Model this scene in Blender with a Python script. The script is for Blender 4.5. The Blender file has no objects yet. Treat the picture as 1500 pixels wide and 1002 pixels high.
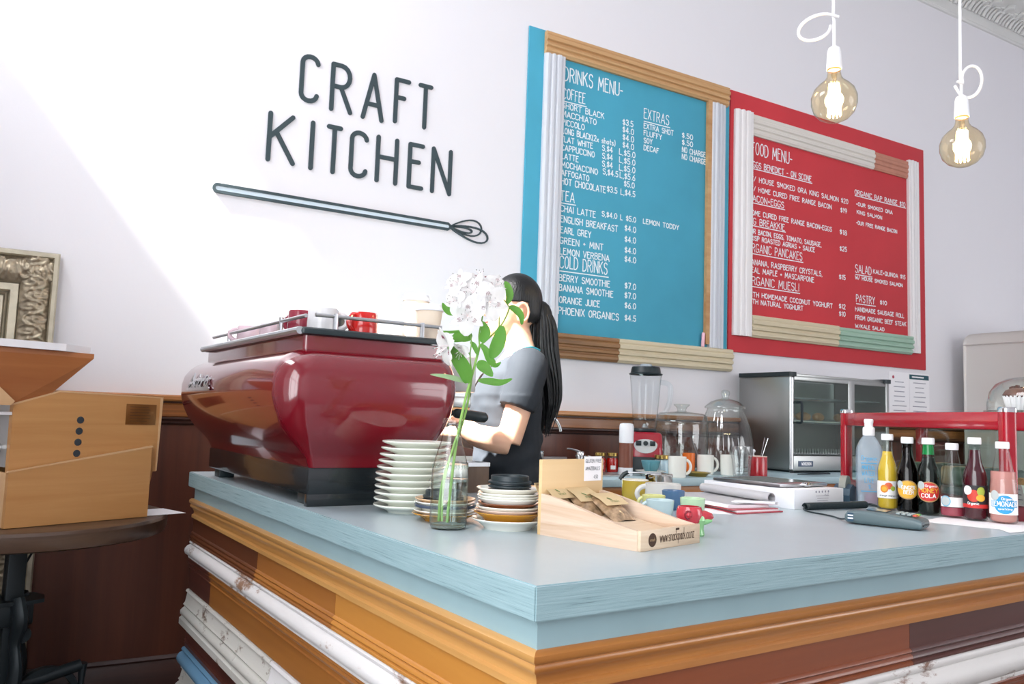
import bpy, bmesh, math, random
from mathutils import Vector, Matrix, noise

random.seed(7)
SC = bpy.context.scene
COL = SC.collection
PI = math.pi

# ---------------------------------------------------------------- camera
def setup_camera():
    yaw, pitch, roll = 0.523085, 0.0915266, 0.0351853
    f = Vector((math.sin(yaw)*math.cos(pitch), math.cos(yaw)*math.cos(pitch), math.sin(pitch)))
    r = f.cross(Vector((0, 0, 1))).normalized()
    u = r.cross(f)
    r2 = math.cos(roll)*r + math.sin(roll)*u
    u2 = -math.sin(roll)*r + math.cos(roll)*u
    m = Matrix(((r2.x, u2.x, -f.x, 0), (r2.y, u2.y, -f.y, 0), (r2.z, u2.z, -f.z, 1.2), (0, 0, 0, 1)))
    cd = bpy.data.cameras.new('camera')
    cd.sensor_width = 36
    cd.lens = 1189.2/1500*36
    cd.clip_start = 0.02
    cd.dof.use_dof = True
    cd.dof.focus_distance = 1.75
    cd.dof.aperture_fstop = 16
    co = bpy.data.objects.new('camera', cd)
    co.matrix_world = m
    COL.objects.link(co)
    SC.camera = co
setup_camera()

# ---------------------------------------------------------------- light, sky, exposure
SC.view_settings.view_transform = 'Standard'
SC.view_settings.look = 'None'
SC.view_settings.gamma = 1
SC.view_settings.exposure = 0.52
SC.view_settings.use_curve_mapping = False
try:
    SC.cycles.max_bounces = 10
    SC.cycles.transparent_max_bounces = 24
    SC.cycles.caustics_reflective = False
    SC.cycles.caustics_refractive = False
    SC.cycles.sample_clamp_indirect = 6
    SC.cycles.use_denoising = True
except Exception:
    pass

w = bpy.data.worlds.new('daylight')
SC.world = w
w.use_nodes = True
bg = w.node_tree.nodes['Background']
bg.inputs[0].default_value = (0.92, 0.95, 1.0, 1)
bg.inputs[1].default_value = 0.9

SUN = bpy.data.lights.new('sun', 'SUN')
SUN.energy = 46
SUN.angle = math.radians(4.0)
SUN.color = (1.0, 0.965, 0.92)
so = bpy.data.objects.new('sun', SUN)
so.rotation_euler = Vector((1.0, 0.10, -1.2)).to_track_quat('-Z', 'Y').to_euler()
so.location = (-4, 2, 6)
COL.objects.link(so)

def window_light(name, loc, aim, sx, sy, watts, col=(0.95, 0.97, 1.0)):
    l = bpy.data.lights.new(name, 'AREA')
    l.shape = 'RECTANGLE'; l.size = sx; l.size_y = sy
    l.energy = watts; l.color = col
    o = bpy.data.objects.new(name, l)
    o.location = loc
    o.rotation_euler = Vector(aim).to_track_quat('-Z', 'Z').to_euler()
    COL.objects.link(o)
    return o
# daylight through the street-side windows of the room
window_light('window_daylight_left', (-1.0, -0.4, 2.1), (1, 0.0, 0), 3.9, 2.6, 135)
window_light('window_daylight_high', (-1.0, 2.9, 3.9), (1, 0.0, -0.25), 1.0, 1.6, 55)
window_light('window_daylight_street', (5.9, -2.65, 2.0), (-0.35, 1, 0), 3.6, 2.4, 68)

# ---------------------------------------------------------------- helpers
PHI = 0.0662
OX, OY = 0.62003, 0.98443
CT = 0.965          # bar top height
BT = 0.925          # back bench top height
WY = 3.85           # back wall
def cw(u, v, z=0.0):
    c, s = math.cos(PHI), math.sin(PHI)
    return Vector((OX + c*u - s*v, OY + s*u + c*v, CT + z))

def lin(c):
    return tuple(((x/12.92) if x <= 0.04045 else ((x+0.055)/1.055)**2.4) for x in c)
def hexc(h):
    return lin(tuple(int(h[i:i+2], 16)/255 for i in (0, 2, 4)))

MATS = {}
def pmat(name, h, rough=0.5, metal=0.0, coat=0.0, spec=0.5, bump=0.0, bscale=60, var=0.0, vscale=8, trans=0.0, alpha=1.0, ior=1.45, emit=None, estr=0.0, stretch=None):
    """principled material with optional procedural colour variation and bump"""
    if name in MATS: return MATS[name]
    m = bpy.data.materials.new(name)
    m.use_nodes = True
    nt = m.node_tree; N = nt.nodes; L = nt.links
    b = N['Principled BSDF']
    c = hexc(h) if isinstance(h, str) else h
    b.inputs['Base Color'].default_value = (*c, 1)
    b.inputs['Roughness'].default_value = rough
    b.inputs['Metallic'].default_value = metal
    b.inputs['Coat Weight'].default_value = coat
    b.inputs['Coat Roughness'].default_value = 0.06
    b.inputs['Specular IOR Level'].default_value = spec
    b.inputs['IOR'].default_value = ior
    b.inputs['Transmission Weight'].default_value = trans
    b.inputs['Alpha'].default_value = alpha
    if emit:
        b.inputs['Emission Color'].default_value = (*hexc(emit), 1)
        b.inputs['Emission Strength'].default_value = estr
    if var or bump:
        tc = N.new('ShaderNodeTexCoord'); mp = N.new('ShaderNodeMapping')
        L.new(tc.outputs['Object'], mp.inputs[0])
        if stretch: mp.inputs['Scale'].default_value = stretch
    if var:
        nz = N.new('ShaderNodeTexNoise'); nz.inputs['Scale'].default_value = vscale; nz.inputs['Detail'].default_value = 4
        L.new(mp.outputs[0], nz.inputs['Vector'])
        cr = N.new('ShaderNodeValToRGB')
        cr.color_ramp.elements[0].position = 0.3; cr.color_ramp.elements[1].position = 0.7
        cr.color_ramp.elements[0].color = (*[x*(1-var) for x in c], 1)
        cr.color_ramp.elements[1].color = (*[min(1, x*(1+var)) for x in c], 1)
        L.new(nz.outputs[0], cr.inputs[0]); L.new(cr.outputs[0], b.inputs['Base Color'])
    if bump:
        n2 = N.new('ShaderNodeTexNoise'); n2.inputs['Scale'].default_value = bscale; n2.inputs['Detail'].default_value = 3
        L.new(mp.outputs[0], n2.inputs['Vector'])
        bp = N.new('ShaderNodeBump'); bp.inputs['Strength'].default_value = bump; bp.inputs['Distance'].default_value = 0.004
        L.new(n2.outputs[0], bp.inputs['Height']); L.new(bp.outputs[0], b.inputs['Normal'])
    MATS[name] = m
    return m

def wood(name, c1, c2, axis='x', scale=1.0, rough=0.4, coat=0.0, c3=None, contrast=1.0, ring=0.0, bump=0.15):
    """streaky wood grain running along one object axis"""
    if name in MATS: return MATS[name]
    m = bpy.data.materials.new(name); m.use_nodes = True
    nt = m.node_tree; N = nt.nodes; L = nt.links
    b = N['Principled BSDF']
    tc = N.new('ShaderNodeTexCoord'); mp = N.new('ShaderNodeMapping')
    L.new(tc.outputs['Object'], mp.inputs[0])
    s = {'x': (1.2, 22, 22), 'y': (22, 1.2, 22), 'z': (22, 22, 1.2)}[axis]
    mp.inputs['Scale'].default_value = tuple(k*scale for k in s)
    nz = N.new('ShaderNodeTexNoise'); nz.inputs['Scale'].default_value = 1.6; nz.inputs['Detail'].default_value = 6
    nz.inputs['Roughness'].default_value = 0.6; nz.inputs['Distortion'].default_value = 0.6 + ring
    L.new(mp.outputs[0], nz.inputs['Vector'])
    mp2 = N.new('ShaderNodeMapping'); L.new(tc.outputs['Object'], mp2.inputs[0])
    s2 = {'x': (0.7, 3, 3), 'y': (3, 0.7, 3), 'z': (3, 3, 0.7)}[axis]
    mp2.inputs['Scale'].default_value = tuple(k*scale for k in s2)
    n2 = N.new('ShaderNodeTexNoise'); n2.inputs['Scale'].default_value = 1.5; n2.inputs['Detail'].default_value = 3
    L.new(mp2.outputs[0], n2.inputs['Vector'])
    mx = N.new('ShaderNodeMath'); mx.operation = 'MULTIPLY_ADD'; mx.inputs[1].default_value = 0.55; 
    L.new(nz.outputs[0], mx.inputs[0])
    m2 = N.new('ShaderNodeMath'); m2.operation = 'MULTIPLY'; m2.inputs[1].default_value = 0.45
    L.new(n2.outputs[0], m2.inputs[0]); L.new(m2.outputs[0], mx.inputs[2])
    cr = N.new('ShaderNodeValToRGB')
    d = 0.16/contrast
    cr.color_ramp.elements[0].position = 0.5-d; cr.color_ramp.elements[1].position = 0.5+d
    cr.color_ramp.elements[0].color = (*hexc(c1), 1); cr.color_ramp.elements[1].color = (*hexc(c2), 1)
    if c3:
        e = cr.color_ramp.elements.new(0.5); e.color = (*hexc(c3), 1)
    L.new(mx.outputs[0], cr.inputs[0]); L.new(cr.outputs[0], b.inputs['Base Color'])
    b.inputs['Roughness'].default_value = rough
    b.inputs['Coat Weight'].default_value = coat; b.inputs['Coat Roughness'].default_value = 0.15
    bp = N.new('ShaderNodeBump'); bp.inputs['Strength'].default_value = bump; bp.inputs['Distance'].default_value = 0.002
    L.new(nz.outputs[0], bp.inputs['Height']); L.new(bp.outputs[0], b.inputs['Normal'])
    MATS[name] = m
    return m

def chipped(name, paint, under, amount=0.42, scale=9, rough=0.5, axis='y'):
    """old paint with worn spots showing the wood below"""
    if name in MATS: return MATS[name]
    m = bpy.data.materials.new(name); m.use_nodes = True
    nt = m.node_tree; N = nt.nodes; L = nt.links
    b = N['Principled BSDF']
    tc = N.new('ShaderNodeTexCoord'); mp = N.new('ShaderNodeMapping')
    L.new(tc.outputs['Object'], mp.inputs[0])
    mp.inputs['Scale'].default_value = {'x': (0.45, 1, 1), 'y': (1, 0.45, 1), 'z': (1, 1, 0.45)}[axis]
    nz = N.new('ShaderNodeTexNoise'); nz.inputs['Scale'].default_value = scale; nz.inputs['Detail'].default_value = 9
    nz.inputs['Roughness'].default_value = 0.72
    L.new(mp.outputs[0], nz.inputs['Vector'])
    cr = N.new('ShaderNodeValToRGB')
    cr.color_ramp.elements[0].position = amount-0.06; cr.color_ramp.elements[1].position = amount
    cr.color_ramp.elements[0].color = (*hexc(under), 1); cr.color_ramp.elements[1].color = (*hexc(paint), 1)
    L.new(nz.outputs[0], cr.inputs[0]); L.new(cr.outputs[0], b.inputs['Base Color'])
    b.inputs['Roughness'].default_value = rough
    bp = N.new('ShaderNodeBump'); bp.inputs['Strength'].default_value = 0.35; bp.inputs['Distance'].default_value = 0.003
    L.new(nz.outputs[0], bp.inputs['Height']); L.new(bp.outputs[0], b.inputs['Normal'])
    MATS[name] = m
    return m

def thin_glass(name, tint='F4FAFA', refl=0.06, edge=0.55, rough=0.02):
    """a thin glass wall: clear when faced, tinted and mirror-like at grazing angles"""
    if name in MATS: return MATS[name]
    m = bpy.data.materials.new(name); m.use_nodes = True
    nt = m.node_tree; N = nt.nodes; L = nt.links
    for n in list(N):
        if n.type != 'OUTPUT_MATERIAL': N.remove(n)
    out = [n for n in N if n.type == 'OUTPUT_MATERIAL'][0]
    lw = N.new('ShaderNodeLayerWeight'); lw.inputs[0].default_value = 0.35
    cr = N.new('ShaderNodeValToRGB')
    c = hexc(tint)
    cr.color_ramp.elements[0].color = (*c, 1); cr.color_ramp.elements[1].color = (*[x*edge for x in c], 1)
    cr.color_ramp.elements[0].position = 0.45
    L.new(lw.outputs['Facing'], cr.inputs[0])
    t = N.new('ShaderNodeBsdfTransparent'); L.new(cr.outputs[0], t.inputs[0])
    g = N.new('ShaderNodeBsdfGlossy'); g.inputs['Roughness'].default_value = rough
    fr = N.new('ShaderNodeLayerWeight'); fr.inputs[0].default_value = 0.5
    pw = N.new('ShaderNodeMath'); pw.operation = 'POWER'; pw.inputs[1].default_value = 4.0
    L.new(fr.outputs['Facing'], pw.inputs[0])
    mul = N.new('ShaderNodeMath'); mul.operation = 'MULTIPLY_ADD'; mul.inputs[1].default_value = 0.75; mul.inputs[2].default_value = 0.02+refl*0.25
    L.new(pw.outputs[0], mul.inputs[0])
    mix = N.new('ShaderNodeMixShader')
    L.new(mul.outputs[0], mix.inputs[0]); L.new(t.outputs[0], mix.inputs[1]); L.new(g.outputs[0], mix.inputs[2])
    L.new(mix.outputs[0], out.inputs[0])
    MATS[name] = m
    return m

def clear_liquid(name, tint, opaque=0.5, rough=0.05):
    """coloured drink: part see-through tint, part body colour with a gloss"""
    if name in MATS: return MATS[name]
    m = bpy.data.materials.new(name); m.use_nodes = True
    nt = m.node_tree; N = nt.nodes; L = nt.links
    b = N['Principled BSDF']
    c = hexc(tint)
    b.inputs['Base Color'].default_value = (*c, 1); b.inputs['Roughness'].default_value = rough
    out = [n for n in N if n.type == 'OUTPUT_MATERIAL'][0]
    t = N.new('ShaderNodeBsdfTransparent'); t.inputs[0].default_value = (*c, 1)
    mix = N.new('ShaderNodeMixShader'); mix.inputs[0].default_value = opaque
    L.new(t.outputs[0], mix.inputs[1]); L.new(b.outputs[0], mix.inputs[2]); L.new(mix.outputs[0], out.inputs[0])
    MATS[name] = m
    return m

def leafy(name, h, h2, translucent=0.4, rough=0.5):
    """thin plant tissue: part of the light passes through"""
    if name in MATS: return MATS[name]
    m = pmat(name, h, rough, var=.1, vscale=25, spec=.35)
    nt = m.node_tree; N = nt.nodes; L = nt.links
    out = [n for n in N if n.type == 'OUTPUT_MATERIAL'][0]
    t = N.new('ShaderNodeBsdfTranslucent'); t.inputs[0].default_value = (*hexc(h2), 1)
    mix = N.new('ShaderNodeMixShader'); mix.inputs[0].default_value = translucent
    L.new(N['Principled BSDF'].outputs[0], mix.inputs[1]); L.new(t.outputs[0], mix.inputs[2]); L.new(mix.outputs[0], out.inputs[0])
    return m

class MB:
    """collects shapes into ONE mesh"""
    def __init__(self): self.bm = bmesh.new()
    def _xf(self, vs, M):
        if M is not None:
            for v in vs: v.co = M @ v.co
    def box(self, c, s, bev=0.0, M=None, seg=2):
        r = bmesh.ops.create_cube(self.bm, size=1)
        vs = r['verts']
        for v in vs: v.co = Vector((c[0]+v.co.x*s[0], c[1]+v.co.y*s[1], c[2]+v.co.z*s[2]))
        if bev:
            es = list({e for v in vs for e in v.link_edges})
            rr = bmesh.ops.bevel(self.bm, geom=es, offset=bev, segments=seg, affect='EDGES', profile=0.5)
            vs = list({v for f in rr['faces'] for v in f.verts} | {v for v in vs if v.is_valid})
            vs = self._island(vs)
        self._xf(vs, M)
        return self
    def _island(self, vs):
        seen = set(vs); st = list(vs)
        while st:
            v = st.pop()
            for e in v.link_edges:
                o = e.other_vert(v)
                if o not in seen: seen.add(o); st.append(o)
        return list(seen)
    def lathe(self, prof, seg=32, c=(0, 0, 0), M=None, rx=1.0, ry=1.0, fn=None):
        rings = []
        for (r, z) in prof:
            if r < 1e-6:
                rings.append([self.bm.verts.new((c[0], c[1], c[2]+z))])
            else:
                ring = []
                for i in range(seg):
                    a = 2*PI*i/seg
                    k = r*(fn(a, z) if fn else 1)
                    ring.append(self.bm.verts.new((c[0]+k*rx*math.cos(a), c[1]+k*ry*math.sin(a), c[2]+z)))
                rings.append(ring)
        for a, b in zip(rings, rings[1:]):
            if len(a) == 1 and len(b) == 1: continue
            for i in range(seg):
                j = (i+1) % seg
                if len(a) == 1: self.bm.faces.new((a[0], b[j], b[i]))
                elif len(b) == 1: self.bm.faces.new((a[i], a[j], b[0]))
                else: self.bm.faces.new((a[i], a[j], b[j], b[i]))
        self._xf([v for r in rings for v in r], M)
        return self
    def tube(self, pts, r, seg=10, closed=False, caps=True, M=None, flat=1.0):
        pts = [Vector(p) for p in pts]; n = len(pts)
        rs = r if isinstance(r, (list, tuple)) else [r]*n
        rings = []; prev = None
        for i, p in enumerate(pts):
            if closed: t = (pts[(i+1) % n]-pts[i-1])
            else: t = pts[min(i+1, n-1)]-pts[max(i-1, 0)]
            t.normalize()
            if prev is None:
                a = Vector((0, 0, 1)) if abs(t.z) < 0.9 else Vector((1, 0, 0))
                nrm = t.cross(a).normalized()
            else:
                nrm = (prev - t*prev.dot(t)).normalized()
            prev = nrm
            bi = t.cross(nrm)
            rings.append([self.bm.verts.new(p + rs[i]*(math.cos(2*PI*k/seg)*nrm + flat*math.sin(2*PI*k/seg)*bi)) for k in range(seg)])
        m = n if closed else n-1
        for i in range(m):
            a, b = rings[i], rings[(i+1) % n]
            for k in range(seg):
                self.bm.faces.new((a[k], a[(k+1) % seg], b[(k+1) % seg], b[k]))
        if caps and not closed:
            self.bm.faces.new(list(reversed(rings[0]))); self.bm.faces.new(rings[-1])
        self._xf([v for q in rings for v in q], M)
        return self
    def loft(self, rings, caps=True, closed=True, M=None):
        R = [[self.bm.verts.new(p) for p in ring] for ring in rings]
        n = len(R[0])
        for a, b in zip(R, R[1:]):
            for i in range(n if closed else n-1):
                j = (i+1) % n
                self.bm.faces.new((a[i], a[j], b[j], b[i]))
        if caps:
            self.bm.faces.new(list(reversed(R[0]))); self.bm.faces.new(R[-1])
        self._xf([v for q in R for v in q], M)
        return self
    def prism(self, poly, d, M=None):
        """2D polygon (x,y) extruded along z from 0 to d"""
        return self.loft([[(x, y, 0) for x, y in poly], [(x, y, d) for x, y in poly]], M=M)
    def quad(self, *p):
        self.bm.faces.new([self.bm.verts.new(q) for q in p]); return self
    def build(self, name, mat, parent=None, loc=None, smooth=True, angle=35, rot=None, recalc=True, mods=None):
        if recalc: bmesh.ops.recalc_face_normals(self.bm, faces=self.bm.faces[:])
        me = bpy.data.meshes.new(name)
        self.bm.to_mesh(me); self.bm.free()
        if smooth:
            for p in me.polygons: p.use_smooth = True
            if angle: me.set_sharp_from_angle(angle=math.radians(angle))
        if mat: me.materials.append(mat)
        o = bpy.data.objects.new(name, me)
        COL.objects.link(o)
        if parent: o.parent = parent
        if loc is not None: o.location = loc
        if rot is not None: o.rotation_euler = rot
        return o

def tag(o, label=None, cat=None, group=None, kind=None):
    if label: o['label'] = label
    if cat: o['category'] = cat
    if group: o['group'] = group
    if kind: o['kind'] = kind
    return o
def thing(name, loc, label, cat, rz=0.0, group=None):
    o = bpy.data.objects.new(name, None)
    o.empty_display_size = 0.02
    o.location = loc; o.rotation_euler = (0, 0, rz)
    COL.objects.link(o)
    return tag(o, label, cat, group)
def dup(root, loc, rz, label, group=None):
    r = root.copy(); COL.objects.link(r)
    r.location = loc; r.rotation_euler = (0, 0, rz)
    r['label'] = label
    if group: r['group'] = group
    for ch in list(root.children):
        c = ch.copy(); COL.objects.link(c); c.parent = r
        for g in list(ch.children):
            d = g.copy(); COL.objects.link(d); d.parent = c
    return r
def structure(o): o['kind'] = 'structure'; return o
def T(x, y, z): return Matrix.Translation((x, y, z))
def R(a, ax): return Matrix.Rotation(a, 4, ax)

# ---- stroke lettering
def arc(cx, cy, rx, ry, a0, a1, n=8):
    return [(cx+rx*math.cos(math.radians(a0+(a1-a0)*i/n)), cy+ry*math.sin(math.radians(a0+(a1-a0)*i/n))) for i in range(n+1)]
GL = {
 'A': (.5, [[(0, 0), (.25, 1), (.5, 0)], [(.08, .32), (.42, .32)]]),
 'B': (.42, [[(0, 0), (0, 1)], [(0, 1), (.2, 1)]+arc(.2, .77, .18, .23, 90, -90)+[(0, .54)], [(.2, .54)]+arc(.2, .27, .22, .27, 90, -90)+[(0, 0)]]),
 'C': (.42, [arc(.21, .79, .21, .21, 10, 180)+arc(.21, .21, .21, .21, 180, 350)]),
 'D': (.44, [[(0, 0), (0, 1), (.15, 1)]+arc(.15, .5, .29, .5, 90, -90, 12)+[(0, 0)]]),
 'E': (.36, [[(.36, 1), (0, 1), (0, 0), (.36, 0)], [(0, .6), (.26, .6)]]),
 'F': (.36, [[(.36, 1), (0, 1), (0, 0)], [(0, .58), (.24, .58)]]),
 'G': (.44, [arc(.22, .79, .21, .21, 15, 180)+arc(.22, .21, .21, .21, 180, 360)+[(.43, .42), (.25, .42)]]),
 'H': (.44, [[(0, 0), (0, 1)], [(.44, 0), (.44, 1)], [(0, .55), (.44, .55)]]),
 'I': (.04, [[(.02, 0), (.02, 1)]]),
 'J': (.3, [[(.3, 1), (.3, .2)]+arc(.15, .18, .15, .18, 0, -180)]),
 'K': (.44, [[(0, 0), (0, 1)], [(.4, 1), (0, .48)], [(.12, .62), (.44, 0)]]),
 'L': (.34, [[(0, 1), (0, 0), (.34, 0)]]),
 'M': (.56, [[(0, 0), (.06, 1), (.28, .3), (.5, 1), (.56, 0)]]),
 'N': (.44, [[(0, 0), (0, 1), (.44, 0), (.44, 1)]]),
 'O': (.44, [arc(.22, .5, .22, .5, 90, 450, 18)]),
 'P': (.4, [[(0, 0), (0, 1), (.18, 1)]+arc(.18, .74, .2, .26, 90, -90)+[(0, .48)]]),
 'Q': (.46, [arc(.22, .5, .22, .5, 90, 450, 18), [(.26, .22), (.46, -.05)]]),
 'R': (.44, [[(0, 0), (0, 1), (.2, 1)]+arc(.2, .76, .2, .24, 90, -90)+[(0, .52)], [(.2, .52), (.44, 0)]]),
 'S': (.4, [arc(.2, .76, .19, .23, 20, 250)+arc(.2, .26, .19, .27, 80, -160)]),
 'T': (.44, [[(0, 1), (.44, 1)], [(.22, 1), (.22, 0)]]),
 'U': (.44, [[(0, 1), (0, .24)]+arc(.22, .22, .22, .22, 180, 360)+[(.44, 1)]]),
 'V': (.44, [[(0, 1), (.22, 0), (.44, 1)]]),
 'W': (.62, [[(0, 1), (.15, 0), (.31, .7), (.47, 0), (.62, 1)]]),
 'X': (.42, [[(0, 0), (.42, 1)], [(0, 1), (.42, 0)]]),
 'Y': (.42, [[(0, 1), (.21, .5), (.42, 1)], [(.21, .5), (.21, 0)]]),
 'Z': (.4, [[(0, 1), (.4, 1), (0, 0), (.4, 0)]]),
 '0': (.4, [arc(.2, .5, .2, .5, 90, 450, 16)]), '1': (.14, [[(0, .8), (.12, 1), (.12, 0)]]),
 '2': (.38, [arc(.19, .76, .18, .24, 170, -30)+[(0, 0), (.38, 0)]]),
 '3': (.36, [arc(.17, .76, .18, .24, 160, -90), arc(.17, .26, .19, .26, 90, -160)]),
 '4': (.4, [[(.26, 0), (.26, 1), (0, .3), (.4, .3)]]),
 '5': (.36, [[(.34, 1), (.04, 1), (.02, .56)]+arc(.16, .3, .2, .3, 110, -150)]),
 '6': (.38, [[(.3, 1), (.05, .5)]+arc(.19, .27, .18, .27, 150, 510, 14)]),
 '7': (.36, [[(0, 1), (.36, 1), (.12, 0)]]),
 '8': (.38, [arc(.19, .76, .16, .24, 90, 450, 12), arc(.19, .26, .19, .26, 90, 450, 12)]),
 '9': (.38, [arc(.19, .73, .18, .27, 0, 360, 14)+[(.34, .4), (.2, 0)]]),
 '$': (.36, [arc(.18, .7, .16, .18, 20, 250)+arc(.18, .3, .17, .2, 80, -160), [(.18, 1.05), (.18, -.05)]]),
 '.': (.06, [[(.03, 0), (.03, .06)]]), ',': (.06, [[(.05, .05), (0, -.14)]]),
 '-': (.26, [[(0, .45), (.24, .45)]]), '+': (.3, [[(0, .45), (.28, .45)], [(.14, .62), (.14, .28)]]),
 '/': (.34, [[(0, 0), (.32, 1)]]), '(': (.16, [arc(.16, .45, .16, .6, 110, 250)]), ')': (.16, [arc(0, .45, .16, .6, 70, -70)]),
 '\u2022': (.1, [[(.04, .45), (.06, .45)]]),
 'a': (.38, [arc(.18, .26, .17, .26, 30, 390, 14), [(.36, .54), (.36, 0)]]), 'c': (.34, [arc(.19, .27, .18, .27, 40, 320)]),
 'd': (.38, [arc(.18, .26, .17, .26, 30, 390, 14), [(.36, 1), (.36, 0)]]),
 'e': (.36, [[(.02, .28), (.35, .28)]+arc(.18, .27, .17, .27, 0, 310)]), 'g': (.38, [arc(.18, .26, .17, .26, 30, 390, 14), [(.36, .54), (.36, -.1)]+arc(.19, -.12, .17, .18, 0, -160)]),
 'h': (.36, [[(0, 0), (0, 1)], [(0, .35)]+arc(.18, .34, .17, .2, 180, 0)+[(.35, 0)]]), 'i': (.06, [[(.03, 0), (.03, .54)], [(.03, .74), (.03, .78)]]),
 'k': (.34, [[(0, 0), (0, 1)], [(.3, .54), (0, .22)], [(.1, .32), (.34, 0)]]),
 'l': (.06, [[(.03, 0), (.03, 1)]]), 'm': (.56, [[(0, 0), (0, .54)], [(0, .35)]+arc(.14, .34, .13, .2, 180, 0)+[(.27, 0)], [(.27, .35)]+arc(.41, .34, .13, .2, 180, 0)+[(.54, 0)]]),
 'n': (.36, [[(0, 0), (0, .54)], [(0, .35)]+arc(.18, .34, .17, .2, 180, 0)+[(.35, 0)]]), 'o': (.38, [arc(.19, .27, .18, .27, 90, 450, 14)]),
 'p': (.38, [[(0, .54), (0, -.3)], arc(.2, .27, .18, .26, 150, 510, 14)]), 'r': (.26, [[(0, 0), (0, .54)], [(0, .34)]+arc(.16, .36, .14, .18, 170, 50)]),
 's': (.32, [arc(.16, .4, .13, .14, 30, 250)+arc(.16, .14, .14, .14, 70, -150)]), 't': (.28, [[(.12, .9), (.12, .1), (.26, 0)], [(0, .56), (.27, .56)]]),
 'u': (.36, [[(0, .54), (0, .2)]+arc(.17, .2, .17, .2, 180, 360)+[(.35, .54), (.35, 0)]]), 'w': (.5, [[(0, .54), (.12, 0), (.25, .45), (.38, 0), (.5, .54)]]),
 'x': (.34, [[(0, 0), (.34, .54)], [(0, .54), (.34, 0)]]), 'y': (.36, [[(0, .54), (.18, .05)], [(.36, .54), (.08, -.3)]]), 'z': (.34, [[(0, .54), (.34, .54), (0, 0), (.34, 0)]]),
}
def text_width(s, gap=.16):
    w_ = 0
    for ch in s:
        w_ += .46 if ch == ' ' else GL.get(ch, GL['O'])[0]+gap
    return max(w_-gap, .01)
def text_lines(s, x0, x1, z0, h, gap=.16, jit=0.0):
    """stroke polylines of a text fitted between x0 and x1, baseline z0, capital height h"""
    k = (x1-x0)/text_width(s, gap); x = x0; out = []
    for ch in s:
        if ch == ' ': x += .46*k; continue
        wd, st = GL.get(ch, GL['O'])
        dz = random.uniform(-jit, jit)*h
        for pl in st: out.append([(x+px*k, z0+dz+pz*h) for px, pz in pl])
        x += (wd+gap)*k
    return out
LAY = [0]
def ribbon(mb, pl, wd, f, step=None, th=0.0):
    """flat pen strokes; f maps (x, z, lift) to a point in space"""
    hw = wd/2
    for lv in ((th,) if th >= 0 else ()):
        for (x0, z0), (x1, z1) in zip(pl, pl[1:]):
            L_ = math.hypot(x1-x0, z1-z0)
            if L_ < 1e-7: continue
            LAY[0] = (LAY[0]+1) % 23; lv = th+LAY[0]*2.2e-5
            n = max(1, int(L_/step)) if step else 1
            nx, nz = -(z1-z0)/L_*hw, (x1-x0)/L_*hw
            ex, ez = (x1-x0)/L_*hw*.6, (z1-z0)/L_*hw*.6
            prev = None
            for i in range(n+1):
                t = i/n
                px, pz = x0+(x1-x0)*t, z0+(z1-z0)*t
                if i == 0: px -= ex; pz -= ez
                if i == n: px += ex; pz += ez
                a = mb.bm.verts.new(f(px+nx, pz+nz, lv)); b = mb.bm.verts.new(f(px-nx, pz-nz, lv))
                if prev: mb.bm.faces.new((prev[0], a, b, prev[1]))
                prev = (a, b)
    return mb
def solid_stroke(mb, pl, wd, f, th):
    """a raised rounded stroke: outline swept round the pen line, th thick"""
    hw = wd/2
    for (x0, z0), (x1, z1) in zip(pl, pl[1:]):
        LAY[0] = (LAY[0]+1) % 23; tk = th*(1+.008*LAY[0])
        a = math.atan2(z1-z0, x1-x0)
        o = [(x0+hw*math.cos(a+t), z0+hw*math.sin(a+t)) for t in [PI/2+PI*i/8 for i in range(9)]]
        o += [(x1+hw*math.cos(a+t), z1+hw*math.sin(a+t)) for t in [-PI/2+PI*i/8 for i in range(9)]]
        mb.loft([[f(x, z, 0) for x, z in o], [f(x, z, tk) for x, z in o]])
    return mb
def rrect(x0, y0, x1, y1, r, n=4):
    """rounded rectangle outline"""
    p = []
    for cx, cy, a0 in ((x1-r, y0+r, -90), (x1-r, y1-r, 0), (x0+r, y1-r, 90), (x0+r, y0+r, 180)):
        for i in range(n+1):
            a = math.radians(a0+90*i/n); p.append((cx+r*math.cos(a), cy+r*math.sin(a)))
    return p

# ---------------------------------------------------------------- materials
WALL = pmat('wall_paint', 'E4E3E7', 0.75, bump=0.05, bscale=120, spec=0.3)
CEIL = pmat('ceiling_paint', 'E2E0E4', 0.8)
CORN = pmat('plaster_white', 'DADAD8', 0.7)
FLOOR = wood('floor_boards', '2A1C18', '4A3228', 'y', 0.6, 0.45)
PANEL = wood('dark_wainscot', '341A14', '6E3822', 'z', 0.35, 0.42, 0.1, contrast=.8)
RAILW = wood('rail_burl', '4A2410', 'AE6C30', 'x', 0.35, 0.35, 0.2, contrast=0.9, ring=2.0)
CAPW = wood('cap_wood', '8E5224', 'C48A50', 'x', 0.5, 0.4, 0.1)
TRIMD = wood('dark_moulding', '271A18', '4C2A20', 'x', 0.5, 0.4)
BLACKP = pmat('black_plastic', '1E2A2E', 0.38)
BLACKM = pmat('black_gloss_metal', '171D20', 0.22, 0.0, coat=0.4)
CHROME = pmat('chrome', 'DCDEE0', 0.12, 1.0)
STEEL = pmat('brushed_steel', 'AEB0AE', 0.34, 1.0, bump=0.08, bscale=40, stretch=(1, 1, 22))
ALU = pmat('aluminium', 'C6C8CC', 0.3, 1.0)
WHITEC = pmat('white_china', 'EFEEE6', 0.16, coat=0.3)
WHITEP = pmat('white_plastic', 'EEEFF3', 0.35)
PAPER = pmat('paper_white', 'F1F0F3', 0.7)
CHALK = pmat('chalk_white', 'EAF3F6', 0.9)

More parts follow.
